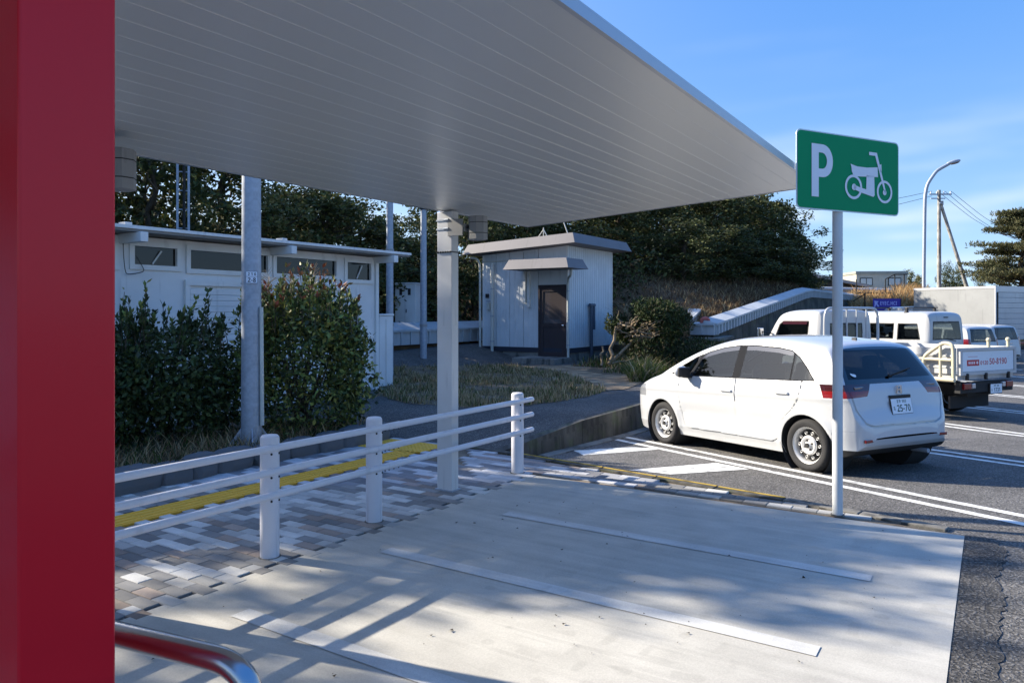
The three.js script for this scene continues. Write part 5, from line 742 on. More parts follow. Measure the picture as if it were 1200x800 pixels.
// ------------------------------------------------------------ white hatchback
{
  const car = vehicle('hatchback_car', 'white five door hatchback with steel wheels parked beside the motorcycle bays', 'car', 0.93, 5.68, undefined, 0.036);
  const S = { L: 3.995, p: 2.5,
    yt: curve([[0, 0.46], [0.008, 0.56], [0.03, 0.68], [0.08, 0.78], [0.2, 0.865], [0.45, 0.955], [0.78, 1.045], [1.0, 1.15], [1.3, 1.285], [1.6, 1.395], [1.9, 1.472], [2.2, 1.51], [2.6, 1.518], [3.0, 1.495], [3.35, 1.455], [3.52, 1.425], [3.585, 1.39], [3.66, 1.30], [3.75, 1.17], [3.83, 1.05], [3.865, 0.985], [3.89, 0.92], [3.905, 0.84], [3.925, 0.74], [3.955, 0.66], [3.982, 0.58], [3.992, 0.50], [3.995, 0.43]]),
    yb: curve([[0, 0.42], [0.02, 0.28], [0.12, 0.2], [0.5, 0.17], [3.5, 0.17], [3.85, 0.24], [3.97, 0.34], [3.995, 0.41]]),
    plan: curve([[0, 0.42], [0.015, 0.52], [0.05, 0.62], [0.12, 0.70], [0.25, 0.765], [0.45, 0.81], [0.8, 0.84], [1.6, 0.8475], [3.3, 0.8475], [3.55, 0.838], [3.72, 0.815], [3.83, 0.785], [3.9, 0.745], [3.95, 0.70], [3.98, 0.63], [3.995, 0.50]]),
    r: curve([[0, 0.1], [0.3, 0.12], [0.75, 0.1], [1.2, 0.08], [1.9, 0.085], [3.3, 0.09], [3.6, 0.10], [3.75, 0.13], [3.85, 0.12], [3.995, 0.08]]),
    mod: (y, x) => { let m = y < 0.30 ? lerp(0.925, 0.978, (y - 0.17) / 0.13) : y < 0.5 ? lerp(0.978, 0.998, sm(0.3, 0.5, y)) : y < 0.86 ? 1.0 : y < 0.985 ? lerp(1.0, 0.972, sm(0.84, 0.985, y)) : 0.972 - (y - 0.985) * 0.47; return m; },
    bump: (x, y) => { let b = 0; for (const xw of [0.835, 3.365]) { const d = Math.hypot(x - xw, y - 0.30); b += 0.016 * Math.exp(-Math.pow((d - 0.365) / 0.045, 2)) * sm(0.2, 0.32, y); } b -= 0.022 * Math.exp(-Math.pow((y - 0.50) / 0.10, 2)) * sm(1.15, 1.35, x) * sm(3.1, 2.85, x); b += 0.007 * Math.exp(-Math.pow((y - 0.80 - (x - 2) * 0.018) / 0.03, 2)); return b; } };
  const dlo = [[1.02, 1.0], [1.5, 0.985], [2.6, 0.995], [3.3, 1.005], [3.5, 1.012], [3.36, 1.15], [3.22, 1.265], [3.08, 1.345], [2.88, 1.375], [2.5, 1.40], [2.2, 1.398], [1.95, 1.372], [1.7, 1.318], [1.45, 1.235], [1.2, 1.115]];
  const front = [[1.22, 0.98], [1.20, 0.75], [1.235, 0.55], [1.30, 0.33], [1.40, 0.285], [2.28, 0.285], [2.285, 0.98]], rear = [[2.285, 0.285], [2.86, 0.285], [2.95, 0.33], [3.03, 0.55], [3.18, 0.68], [3.29, 0.82], [3.32, 1.0]];
  const hatch = [[0.0, 0.545], [0.50, 0.545], [0.60, 0.575], [0.69, 0.73], [0.725, 0.90]], hood = [[0.16, 0.80], [0.45, 0.90], [0.95, 1.0]];
  const arch = (x, y) => Math.hypot(x - 0.835, y - 0.298) < 0.342 || Math.hypot(x - 3.365, y - 0.298) < 0.342;
  const rearFace = (x) => x > 3.57;
  const isGlassSide = (x, y) => inPoly(dlo, x, y);
  const winRear = (az, y) => y > 0.985 - 0.0 && y < 1.375 && az < lerp(0.735, 0.60, (y - 0.985) / 0.39);
  const lampRear = (az, y, x) => { const yTop = 0.985, yLow = 0.845 + (0.74 - az) * 0.05; return y < yTop && y > yLow && az > lerp(0.40, 0.50, (yTop - y) / 0.14) && x > 3.62 - (y - 0.845) * 0.45; };
  const cls = (x, y, z, nx, ny, nz) => {
    const az = Math.abs(z);
    if (az > 0.45 && arch(x, y) && y > S.yb(x) - 0.01) return null;
    if (x > 3.3 && x < 3.7 && az > 0.5 && y < 0.22 && arch(x, y)) return null;
    if (x > 3.60 && winRear(az, y) && !(x < 3.6 && Math.abs(nz) > 0.8)) return (az > lerp(0.685, 0.545, (y - 0.985) / 0.39) || y < 1.035 || y > 1.345) ? 'rear_window_border' : 'rear_window';
    if (x > 3.45 && lampRear(az, y, x)) return (y > 0.915 ? 'lamp_smoke' : 'lamp_red') + (z > 0 ? 'L' : 'R');
    if (x > 0.72 && x < 1.98 && ny > 0.35 && az < 0.62 - (x - 0.7) * 0.06 && y > 1.0 && nx < -0.25) return az > 0.57 - (x - 0.7) * 0.06 || y < 1.05 ? 'windscreen_border' : 'windscreen';
    if (x < 3.58 && az > 0.5 && isGlassSide(x, y)) {
      if (segDist([[1.36, 0.9], [1.60, 1.3]], x, y) < 0.022) return 'pillar';
      if (x > 2.215 && x < 2.345) return 'pillar'; if (segDist([[3.155, 0.9], [3.115, 1.4]], x, y) < 0.012) return 'pillar';
      const P = [...dlo, dlo[0]]; const sideN = z > 0 ? 'L' : 'R'; if (segDist(P, x, y) < 0.012) return 'pillar';
      if (y > 1.0 && segDist([[1.45, 1.235], [1.7, 1.318], [1.95, 1.372], [2.2, 1.398], [2.5, 1.40], [2.88, 1.375], [3.08, 1.345]], x, y) < 0.062 && x > 1.5 && x < 3.1) return 'visor' + sideN;
      const fx = 1.36 + (y - 0.9) * 0.6; return (x < fx ? 'quarter_front' : x < 2.28 ? 'glass_front' : x < 3.14 ? 'glass_rear' : 'quarter_rear') + sideN; }
    if (x < 0.42 && y > 0.66 && y < 0.83 && az > 0.42 && x > 0.03) return 'headlamp';
    if (x < 0.06 && y < 0.55 && az < 0.5) return 'grille';
    if (y < 0.21 && Math.abs(nz) < 0.75 && x > 0.1 && x < 3.9) return 'underbody';
    if (x > 3.7 && y < 0.30) return 'underbody';
    if (az > 0.6 && y > 0.27 && y < 1.01) { const inF = inPoly([...front, [2.285, 0.99], [1.22, 0.99]], x, y), inR = inPoly([...rear, [2.285, 1.0]], x, y); if (inF) return 'door_front' + (z > 0 ? 'L' : 'R'); if (inR) return 'door_rear' + (z > 0 ? 'L' : 'R'); }
    if (x > 3.6 && nx > 0.2 && y > 0.55 && y < 0.99 && az < 0.70) return 'tailgate';
    if (x > 3.5 && y < 0.80) return 'rear_bumper'; if (y > 1.38 && ny > 0.3) return 'roof'; if (x < 1.0 && ny > 0.45 && y > 0.8) return 'bonnet'; if (x < 0.5 && y < 0.66) return 'front_bumper';
    return 'body';
  };
  const off = (x, y, z, nx, ny, nz) => {
    const az = Math.abs(z); let d = 0;
    if (az > 0.5 && x < 3.58 && isGlassSide(x, y)) d = Math.max(d, 0.005);
    if (az > 0.6 && y < 1.0 && Math.abs(nz) > 0.5) { if (segDist(front, x, y) < 0.0085 || segDist(rear, x, y) < 0.0085) d = 0.026; }
    if (x > 3.7 && nx > 0.15 && segDist(hatch, az, y) < 0.009) d = 0.026;
    if (az > 0.6 && segDist([[3.56, 0.80], [3.74, 0.70], [3.72, 0.52], [3.70, 0.38]], x, y) < 0.005 && x > 3.5) d = 0.006;
    if (x > 3.8 && az < 0.24 && y > 0.62 && y < 0.80) d = Math.max(d, 0.010 * sm(0.24, 0.21, az) * sm(0.8, 0.775, y) * sm(0.62, 0.65, y));
    return d; };
  const G = shell(S, 420, 120, 80, cls, off), mats = { body: M.carWhite, rear_window: M.tint, rear_window_border: M.darkGlass, windscreen: M.pane, windscreen_border: M.black, pillar: M.pillar, headlamp: M.clearLamp, grille: M.black, underbody: M.chassis, tailgate: M.carWhite, rear_bumper: M.carWhite, roof: M.carWhite, bonnet: M.carWhite, front_bumper: M.carWhite };
  const doors = {};
  for (const [k, g] of Object.entries(G)) {
    const side = k.slice(-1), base = k.slice(0, -1);
    if (base === 'door_front' || base === 'door_rear') { const d = smPos(g, base === 'door_front' ? 'front_door' : 'rear_door', M.carWhite, car); doors[k] = d; } }
  for (const [k, g] of Object.entries(G)) {
    const side = k.slice(-1), base = k.slice(0, -1); if (doors[k]) continue;
    if (base.startsWith('lamp_')) smPos(g, base === 'lamp_red' ? 'tail_lamp' : 'tail_lamp_lens', base === 'lamp_red' ? M.redLamp : M.smoke, car);
    else if (base.startsWith('visor')) smPos(g, 'door_visor', phy({ color: lin(0.05, 0.05, 0.06), roughness: 0.06, clearcoat: 1 }), car);
    else if (base.startsWith('glass_') || base.startsWith('quarter_')) { const par = doors[(base.includes('front') ? 'door_front' : 'door_rear') + side] && base.startsWith('glass_') ? doors[(base.includes('front') ? 'door_front' : 'door_rear') + side] : car; smPos(g, base.startsWith('glass_') ? 'window_glass' : 'quarter_glass', base.includes('rear') ? phy({ color: lin(0.36, 0.38, 0.40), roughness: 0.02, transmission: 1, thickness: 0 }) : M.pane, par); }
    else smPos(g, k, mats[k] || M.carWhite, car);
  }
  // interior lining just inside the body
  const GI = shell(S, 120, 40, 10, (x, y, z, nx, ny, nz) => { const c = cls(x, y, z, nx, ny, nz); return c && !/glass|quarter|rear_window$|windscreen$|visor/.test(c) && x > 0.75 && x < 3.9 ? 'trim' : null; }, () => 0.03);
  smPos(GI.trim, 'interior_trim', M.interior, car);
  obj('floor', [span(0.8, 3.8, 0.25, 0.30, -0.72, 0.72), rb(0.45, 0.35, 1.3, 0.06, 1.15, 0.78, 0)], M.interior, car);
  for (const [x, z] of [[2.05, 0.36], [2.05, -0.36]]) { const s = part('seat', car); obj('cushion', rb(0.5, 0.18, 0.5, 0.06, x, 0.52, z), M.seat, s); obj('backrest', rb(0.14, 0.62, 0.48, 0.06, x + 0.3, 0.86, z, 0, 0, -0.22), M.seat, s); obj('headrest', rb(0.09, 0.18, 0.26, 0.04, x + 0.4, 1.25, z, 0, 0, -0.15), M.seat, s); }
  { const s = part('rear_seat', car); obj('cushion', rb(0.48, 0.18, 1.3, 0.06, 2.85, 0.52, 0), M.seat, s); obj('backrest', rb(0.14, 0.6, 1.28, 0.06, 3.18, 0.82, 0, 0, 0, -0.3), M.seat, s); for (const z of [-0.36, 0.36]) obj('headrest', rb(0.08, 0.16, 0.24, 0.04, 3.28, 1.18, z), M.seat, s); }
  obj('steering_wheel', T(new THREE.TorusGeometry(0.17, 0.016, 8, 28), 1.55, 0.92, -0.36, 0, Math.PI / 2 , 0.4), M.black, car);
  // wheel arches and wheels
  for (const xw of [0.835, 3.365]) for (const s of [1, -1]) { const g = new THREE.CylinderGeometry(0.347, 0.347, 0.34, 40, 1, true).rotateX(Math.PI / 2).translate(xw, 0.298, s * 0.665), c = new THREE.CircleGeometry(0.347, 40).rotateY(s > 0 ? 0 : Math.PI).translate(xw, 0.298, s * 0.5); obj('arch_liner', [g, c], M.chassis, car); wheel(car, xw, 0.3, s * 0.735, 0.302, 0.185, s); }
  // details
  for (const s of [1, -1]) {
    for (const [x, y] of [[2.15, 0.835], [3.06, 0.86]]) { const hnd = obj('door_handle', [rb(0.20, 0.030, 0.028, 0.013, x, y, s * 0.862), rb(0.03, 0.028, 0.03, 0.01, x - 0.085, y, s * 0.85), rb(0.03, 0.028, 0.03, 0.01, x + 0.085, y, s * 0.85)], M.carWhite, car); }
    const mr = part('wing_mirror', car); const sh = new THREE.SphereGeometry(0.5, 24, 18); sh.scale(0.13, 0.155, 0.22); sh.translate(1.40, 1.045, s * 0.945); obj('cap', sh, M.carWhite, mr); obj('mirror_base', [rb(0.12, 0.05, 0.14, 0.02, 1.42, 0.985, s * 0.86), rb(0.05, 0.13, 0.19, 0.02, 1.455, 1.04, s * 0.945)], M.black, mr);
    obj('bumper_reflector', rb(0.03, 0.034, 0.20, 0.008, (rearX(S, 0.40, 0.47) + rearX(S, 0.40, 0.65)) / 2 - 0.004, 0.40, s * 0.56, 0, s * Math.atan2(rearX(S, 0.40, 0.47) - rearX(S, 0.40, 0.65), 0.18), 0), M.redLamp, car);
    obj('lamp_insert', rb(0.02, 0.03, 0.15, 0.008, (rearX(S, 0.945, 0.50) + rearX(S, 0.945, 0.65)) / 2 - 0.003, 0.945, s * 0.575, 0, s * Math.atan2(rearX(S, 0.945, 0.50) - rearX(S, 0.945, 0.65), 0.15), 0), phy({ color: lin(0.22, 0.2, 0.2), roughness: 0.15, metalness: 0.6, clearcoat: 1 }), car);
  }
  obj('number_plate', T(new THREE.PlaneGeometry(0.33, 0.165), rearX(S, 0.735, 0) + 0.014, 0.735, 0, 0, Math.PI / 2, 0.16), std({ map: plateTex('25-70', '#24463e', '502'), roughness: 0.45 }), car, true);
  obj('plate_holder', bx(0.008, 0.175, 0.34, rearX(S, 0.735, 0) + 0.007, 0.735, 0, 0, 0, 0.16), M.black, car);
  obj('tailgate_handle', rb(0.03, 0.03, 0.34, 0.01, 3.912, 0.838, 0), M.black, car);
  obj('emblem', [bx(0.01, 0.07, 0.012, 3.905, 0.91, -0.027, 0.12), bx(0.01, 0.07, 0.012, 3.905, 0.91, 0.027, -0.12), bx(0.01, 0.012, 0.045, 3.906, 0.912, 0), ...[[0.045, 0, 0.07, 1], [-0.045, 0, 0.07, 1]].map(([z]) => bx(0.008, 0.082, 0.007, 3.904, 0.91, z * 1.0)), bx(0.008, 0.007, 0.09, 3.906, 0.951, 0), bx(0.008, 0.007, 0.08, 3.906, 0.869, 0)], M.chrome, car);
  obj('antenna', [rb(0.07, 0.03, 0.02, 0.009, 3.36, 1.462, 0)], M.black, car);
  obj('rear_wiper', [rod([3.84, 1.065, 0.05], [3.80, 1.13, -0.33], 0.010, 6), cyl(0.02, 0.02, 0.03, 3.85, 1.06, 0.06, 10, 0, 0, 1.0)], M.black, car);
  obj('window_sticker', T(new THREE.CircleGeometry(0.035, 24), rearX(S, 1.085, 0.57) + 0.006, 1.085, 0.57, 0, Math.PI / 2, 0.85), std({ color: lin(0.75, 0.77, 0.75), roughness: 0.6 }), car);
  obj('exhaust', cyl(0.025, 0.025, 0.2, 3.85, 0.22, -0.4, 14, 0, 0, Math.PI / 2), M.galv, car);
}
// ------------------------------------------------------------ small white flatbed truck
{
  const L = 4.65, tk = vehicle('flatbed_truck', 'small white flatbed truck with red phone number on its tailgate', 'truck', 6.85, 4.42 + L, undefined, 0.008);
  const S = { L: 1.72, p: 3.2, yt: curve([[0, 0.75], [0.03, 0.95], [0.1, 1.1], [0.3, 1.42], [0.5, 1.76], [0.62, 1.90], [0.8, 1.965], [1.1, 1.985], [1.5, 1.985], [1.62, 1.97], [1.68, 1.93], [1.705, 1.6], [1.715, 1.1], [1.72, 0.7]]), yb: curve([[0, 0.6], [0.05, 0.45], [0.3, 0.4], [1.65, 0.42], [1.72, 0.6]]), plan: curve([[0, 0.72], [0.1, 0.80], [0.3, 0.83], [1.6, 0.83], [1.69, 0.80], [1.72, 0.76]]), r: () => 0.09, mod: (y) => y < 1.15 ? 1 : 1 - (y - 1.15) * 0.13 };
  const win = [[0.42, 1.17], [1.38, 1.17], [1.40, 1.72], [0.72, 1.72], [0.62, 1.66]];
  const G = shell(S, 150, 60, 14, (x, y, z, nx) => { const az = Math.abs(z); if (az > 0.5 && Math.hypot(x - 0.6, y - 0.3) < 0.36) return null; if (az > 0.6 && inPoly(win, x, y)) return 'glass'; if (az > 0.6 && segDist([...win, win[0]], x, y) < 0.02) return z > 0 ? 'seal' : 'seal_far'; if (x > 1.66 && nx > 0.5 && y > 1.28 && y < 1.66 && az < 0.46 && az > 0.03) return 'back_glass'; if (x > 1.66 && nx > 0.4 && y > 1.25 && y < 1.69 && az < 0.49) return 'seal_back'; if (x < 0.62 && nx < -0.3 && y > 1.12 && y < 1.85 && az < 0.72) return 'windscreen'; return 'cab'; }, null);
  obj('cab', G.cab, M.vanWhite, tk); obj('window_seal', G.seal, M.black, tk); obj('window_seal', G.seal_far, M.black, tk); obj('window_seal', G.seal_back, M.black, tk); obj('side_glass', G.glass, phy({ color: lin(0.25, 0.28, 0.28), roughness: 0.03, transmission: 1, thickness: 0 }), tk); obj('rear_glass', G.back_glass, M.pane, tk); obj('windscreen', G.windscreen, M.pane, tk);
  obj('cab_interior', [rb(0.5, 0.3, 1.4, 0.06, 1.2, 0.85, 0), rb(0.14, 0.55, 0.5, 0.05, 1.45, 1.1, 0.38), rb(0.14, 0.55, 0.5, 0.05, 1.45, 1.1, -0.38), span(0.2, 1.66, 0.62, 0.7, -0.78, 0.78)], M.interior, tk);
  obj('window_visor', [span(0.72, 1.38, 1.665, 1.725, 0.775, 0.80)], M.smoke, tk);
  { const m = part('wing_mirror', tk); obj('arm', rod([0.45, 1.45, 0.82], [0.30, 1.50, 0.98], 0.012), M.black, m); obj('glass', rb(0.03, 0.26, 0.17, 0.012, 0.28, 1.45, 1.02), M.chrome, m); obj('mirror_arm', rod([0.45, 1.2, 0.82], [0.30, 1.36, 0.99], 0.012), M.white, m); }
  // guard frame behind the cab
  const gf = part('guard_frame', tk); obj('bar', [tube([[1.84, 0.75, 0.8], [1.84, 1.7, 0.8], [1.84, 1.93, 0.76], [1.84, 2.0, 0.6], [1.84, 2.0, -0.6], [1.84, 1.93, -0.76], [1.84, 1.7, -0.8], [1.84, 0.75, -0.8]], 0.03, 80, 10), ...[-0.45, -0.15, 0.15, 0.45].map((z) => rod([1.84, 0.8, z], [1.84, 1.98, z], 0.018)), rod([1.84, 1.2, -0.8], [1.84, 1.2, 0.8], 0.018)], M.vanWhite, gf);
  // bed
  const by = 0.83, bh = 0.45;
  obj('bed_floor', span(1.78, L - 0.04, by - 0.1, by, -0.80, 0.80), M.vanWhite, tk);
  for (const s of [1, -1]) obj('side_board', [span(1.8, L - 0.05, by + 0.002, by + bh, s * 0.82 - 0.02, s * 0.82 + 0.02), ...[0.1, 0.2, 0.3].map((y) => span(1.85, L - 0.1, by + y, by + y + 0.03, s * 0.844 - 0.008, s * 0.844 + 0.008))], M.vanWhite, tk);
  const tg = part('tailgate', tk), gt = canvasTex(1024, 256, (c) => { c.fillStyle = '#dfe3e6'; c.fillRect(0, 0, 1024, 256); c.fillStyle = '#b3202e'; c.fillRect(90, 108, 240, 78); c.fillStyle = '#e9d3d6'; for (let k = 0; k < 4; k++) c.fillRect(122 + k * 34, 130, 24, 34); c.beginPath(); c.arc(292, 147, 20, 0, 6.3); c.fill(); c.fillStyle = '#c9a9ae'; c.fillRect(110, 62, 190, 10); c.textBaseline = 'middle'; c.fillStyle = '#b3202e'; c.font = 'bold 74px sans-serif'; c.save(); c.translate(350, 152); c.scale(0.98, 1); c.fillText('0120', 0, 0); c.restore(); c.font = 'bold 112px sans-serif'; c.save(); c.translate(530, 138); c.scale(0.88, 1); c.fillText('50-8190', 0, 0); c.restore(); c.fillStyle = 'rgba(120,120,115,0.35)'; const r = rng(3); for (let k = 0; k < 60; k++) c.fillRect(r() * 1024, r() * 256, 2 + r() * 30, 1 + r() * 3); });
  obj('panel', span(L - 0.04, L, by - 0.02, by + bh, -0.80, 0.80), M.vanWhite, tg); obj('panel_edge', [span(L + 0.001, L + 0.02, by + bh - 0.05, by + bh, -0.80, 0.80), span(L + 0.001, L + 0.02, by - 0.02, by + 0.03, -0.80, 0.80), span(L + 0.001, L + 0.02, by + 0.031, by + bh - 0.051, 0.74, 0.80), span(L + 0.001, L + 0.02, by + 0.031, by + bh - 0.051, -0.80, -0.74)], M.vanWhite, tg);
  obj('lettering', T(new THREE.PlaneGeometry(1.46, 0.34), L + 0.006, by + 0.215, 0, 0, Math.PI / 2), std({ map: gt, roughness: 0.5 }), tg, true);
  for (const z of [-0.55, 0.1, 0.62]) obj('hinge', [rb(0.05, 0.12, 0.05, 0.012, L + 0.02, by - 0.05, z)], M.black, tg);
  for (const z of [-0.62, -0.05]) obj('latch_post', [cyl(0.028, 0.028, 0.12, L - 0.02, by + bh + 0.06, z, 12), T(new THREE.SphereGeometry(0.04, 12, 10), L - 0.02, by + bh + 0.13, z)], M.beige, tg);
  // beige pipe rack at the rear left corner and along the side
  const rk = part('pipe_rack', tk); for (const g of [tube([[L - 0.02, 0.72, 0.93], [L - 0.02, 1.22, 0.93], [L - 0.05, 1.34, 0.93], [L - 0.2, 1.36, 0.93], [L - 0.5, 1.16, 0.93], [L - 0.56, 1.04, 0.93], [L - 0.56, 0.72, 0.93]], 0.032, 60, 10), rod([L - 1.6, 1.08, 0.93], [L - 0.05, 1.08, 0.93], 0.028), rod([L - 1.6, 0.74, 0.93], [L - 0.0, 0.74, 0.93], 0.04), rod([L - 1.6, 1.2, 0.9], [L - 0.9, 1.2, 0.9], 0.028), rod([L - 0.25, 0.74, 0.93], [L - 0.25, 1.32, 0.93], 0.026)]) obj('rail', g, M.beige, rk);
  // running gear
  obj('frame', [span(1.6, L - 0.15, 0.42, 0.6, -0.35, 0.35), span(L - 0.12, L - 0.02, 0.5, 0.68, -0.75, 0.75)], M.chassis, tk);
  obj('mud_flap', [span(L - 0.62, L - 0.6, 0.16, 0.5, 0.42, 0.82), span(L - 0.62, L - 0.6, 0.16, 0.5, -0.82, -0.42), span(L - 0.34, L - 0.3, 0.2, 0.42, -0.5, 0.6)], M.rubber, tk);
  for (const s of [1, -1]) { const t = part('tail_lamp', tk); obj('red_lens', rb(0.05, 0.11, 0.2, 0.015, L + 0.0, 0.62, s * 0.6), M.redLamp, t); obj('clear_lens', rb(0.05, 0.09, 0.09, 0.012, L + 0.0, 0.62, s * 0.43), M.clearLamp, t); }
  obj('number_plate', T(new THREE.PlaneGeometry(0.33, 0.165), L + 0.02, 0.55, -0.2, 0, Math.PI / 2), std({ map: plateTex('1731', '#24463e', '400'), roughness: 0.5 }), tk, true);
  obj('plate_bracket', bx(0.02, 0.19, 0.35, L + 0.004, 0.55, -0.2), M.chassis, tk);
  for (const xw of [0.62, L - 1.1]) for (const s of [1, -1]) wheel(tk, xw, 0.3, s * 0.71, 0.3, 0.19, s);
}
// ------------------------------------------------------------ vans and wagons further along the row
function boxyVan(o, S, cfg) {
  const G = shell(S, 190, 70, 16, (x, y, z, nx, ny, nz) => { const az = Math.abs(z); for (const xw of cfg.axles) if (az > 0.5 && Math.hypot(x - xw, y - 0.3) < 0.36) return null; for (const [wi, w] of cfg.side.entries()) { const sd = (z > 0 ? 'a' : 'b') + wi; if (az > 0.55 && inPoly(w, x, y)) return 'side_window:' + sd; if (az > 0.55 && segDist([...w, w[0]], x, y) < 0.022) return 'window_seal:' + sd; } if (nx > 0.3 && x > S.L - cfg.depth) { const [a, b, y0, y1] = cfg.rear; const wz = lerp(a, b, (y - y0) / (y1 - y0)); if (y > y0 && y < y1 && az < wz) return az < wz - 0.03 && y > y0 + 0.03 && y < y1 - 0.03 ? 'rear_window' : 'window_seal:r'; const t = cfg.lamp; if (y > t[2] && y < t[3] && az > t[0]) return 'tail_lamp:' + (z > 0); } if (nx > -0.2 && x > S.L - 0.25 && az > 0.7 && y > cfg.lamp[2] && y < cfg.lamp[3]) return 'tail_lamp:' + (z > 0); if (nx < -0.3 && y > cfg.ws[0] && y < cfg.ws[1] && az < 0.66) return 'windscreen'; if (y < 0.3 && ny < -0.3) return 'underbody'; return 'body'; }, (x, y, z, nx) => (nx > 0.4 && Math.abs(Math.abs(z) - cfg.rear[0] - 0.06) < 0.012 && y > 0.5 ? 0.012 : 0));
  const m = { body: M.vanWhite, side_window: phy({ color: lin(0.35, 0.38, 0.38), roughness: 0.03, transmission: 1, thickness: 0 }), rear_window: M.pane, windscreen: M.pane, window_seal: M.black, tail_lamp: M.redLamp, underbody: M.chassis };
  for (const k in G) obj(k.split(':')[0], G[k], m[k.split(':')[0]], o);
  obj('interior', [span(S.L * 0.2, S.L - 0.3, 0.5, 0.58, -0.7, 0.7), ...cfg.seats.flatMap((x) => [0.36, -0.36].map((z) => rb(0.14, 0.65, 0.48, 0.06, x, 1.0 + cfg.sy, z))), ...cfg.seats.flatMap((x) => [0.36, -0.36].map((z) => rb(0.09, 0.16, 0.26, 0.04, x + 0.03, 1.42 + cfg.sy, z)))], M.interior, o);
  for (const xw of cfg.axles) for (const s of [1, -1]) wheel(o, xw, 0.3, s * (S.plan(1.5) - 0.12), 0.305, 0.18, s);
}
{
  const o = vehicle('white_van', 'tall white van with roof rack feet parked beyond the flatbed truck', 'van', 14.65, 10.3 + 4.6);
  const S = { L: 4.6, p: 3.4, yt: curve([[0, 0.7], [0.03, 0.9], [0.12, 1.02], [0.4, 1.3], [0.8, 1.72], [1.05, 1.92], [1.4, 1.97], [2.2, 1.985], [4.2, 1.975], [4.42, 1.95], [4.5, 1.9], [4.54, 1.75], [4.565, 1.4], [4.585, 0.9], [4.6, 0.5]]), yb: curve([[0, 0.55], [0.08, 0.3], [4.4, 0.28], [4.6, 0.45]]), plan: curve([[0, 0.6], [0.1, 0.74], [0.3, 0.82], [0.6, 0.845], [4.35, 0.845], [4.5, 0.82], [4.58, 0.76], [4.6, 0.7]]), r: () => 0.15, mod: (y) => y < 1.1 ? 1 : 1 - (y - 1.1) * 0.13 };
  boxyVan(o, S, { axles: [0.85, 3.4], side: [[[2.62, 1.16], [3.42, 1.16], [3.42, 1.6], [2.62, 1.6]], [[3.58, 1.14], [4.30, 1.16], [4.18, 1.6], [3.58, 1.6]], [[1.05, 1.15], [2.35, 1.15], [2.35, 1.6], [1.2, 1.6]]], rear: [0.66, 0.6, 1.14, 1.68], depth: 0.3, lamp: [0.68, 0.9, 0.58, 0.86], ws: [1.1, 1.85], seats: [1.7, 2.6], sy: 0 });
  for (const x of [2.2, 3.75]) for (const s of [1, -1]) { const f = part('rack_foot', o); obj('clamp', [rb(0.12, 0.1, 0.1, 0.03, x, 1.93, s * 0.66), rb(0.09, 0.16, 0.07, 0.03, x, 2.02, s * 0.64), rb(0.2, 0.03, 0.06, 0.01, x, 2.09, s * 0.64)], M.black, f); }
  for (const x of [2.2, 3.75]) obj('rack_bar', rod([x, 2.09, -0.66], [x, 2.09, 0.66], 0.02), M.black, o);
  obj('rear_wiper', rod([4.585, 1.16, 0.0], [4.575, 1.1, -0.4], 0.014), M.black, o); obj('rear_handle', rb(0.03, 0.03, 0.2, 0.01, 4.535, 1.80, 0), M.black, o);
}
for (const [l, hT, lab] of [[17.95, 11.2, 'white station wagon with tall red tail lamp beside the tall white van'], [20.75, 12.1, 'white station wagon parked in front of the grey box truck']]) {
  const o = vehicle('station_wagon', lab, 'car', l, hT + 4.2, 'white station wagons in the far bays');
  const S = { L: 4.2, p: 2.8, yt: curve([[0, 0.55], [0.03, 0.72], [0.15, 0.84], [0.9, 1.0], [1.2, 1.2], [1.6, 1.44], [2.0, 1.51], [3.4, 1.515], [3.9, 1.48], [4.0, 1.44], [4.05, 1.35], [4.12, 1.05], [4.16, 0.85], [4.19, 0.65], [4.2, 0.45]]), yb: curve([[0, 0.45], [0.1, 0.25], [4.0, 0.25], [4.2, 0.4]]), plan: curve([[0, 0.5], [0.1, 0.7], [0.3, 0.8], [0.7, 0.845], [3.8, 0.845], [4.05, 0.81], [4.17, 0.74], [4.2, 0.66]]), r: () => 0.1, mod: (y) => y < 0.95 ? 1 : 1 - (y - 0.95) * 0.34 };
  boxyVan(o, S, { axles: [0.8, 3.35], side: [[[1.35, 0.98], [2.4, 0.98], [2.4, 1.36], [1.75, 1.36]], [[2.5, 0.98], [3.2, 0.98], [3.2, 1.38], [2.5, 1.38]], [[3.3, 0.98], [3.9, 1.0], [3.8, 1.36], [3.3, 1.36]]], rear: [0.66, 0.56, 0.98, 1.40], depth: 0.35, lamp: [0.67, 0.9, 0.72, 1.08], ws: [1.05, 1.42], seats: [1.9, 2.9], sy: -0.28 });
  obj('rear_wiper', rod([4.15, 0.99, 0.0], [4.11, 1.06, -0.4], 0.012), M.black, o); obj('tailgate_trim', rb(0.03, 0.035, 0.5, 0.01, 4.165, 0.86, 0), M.chrome, o);
}
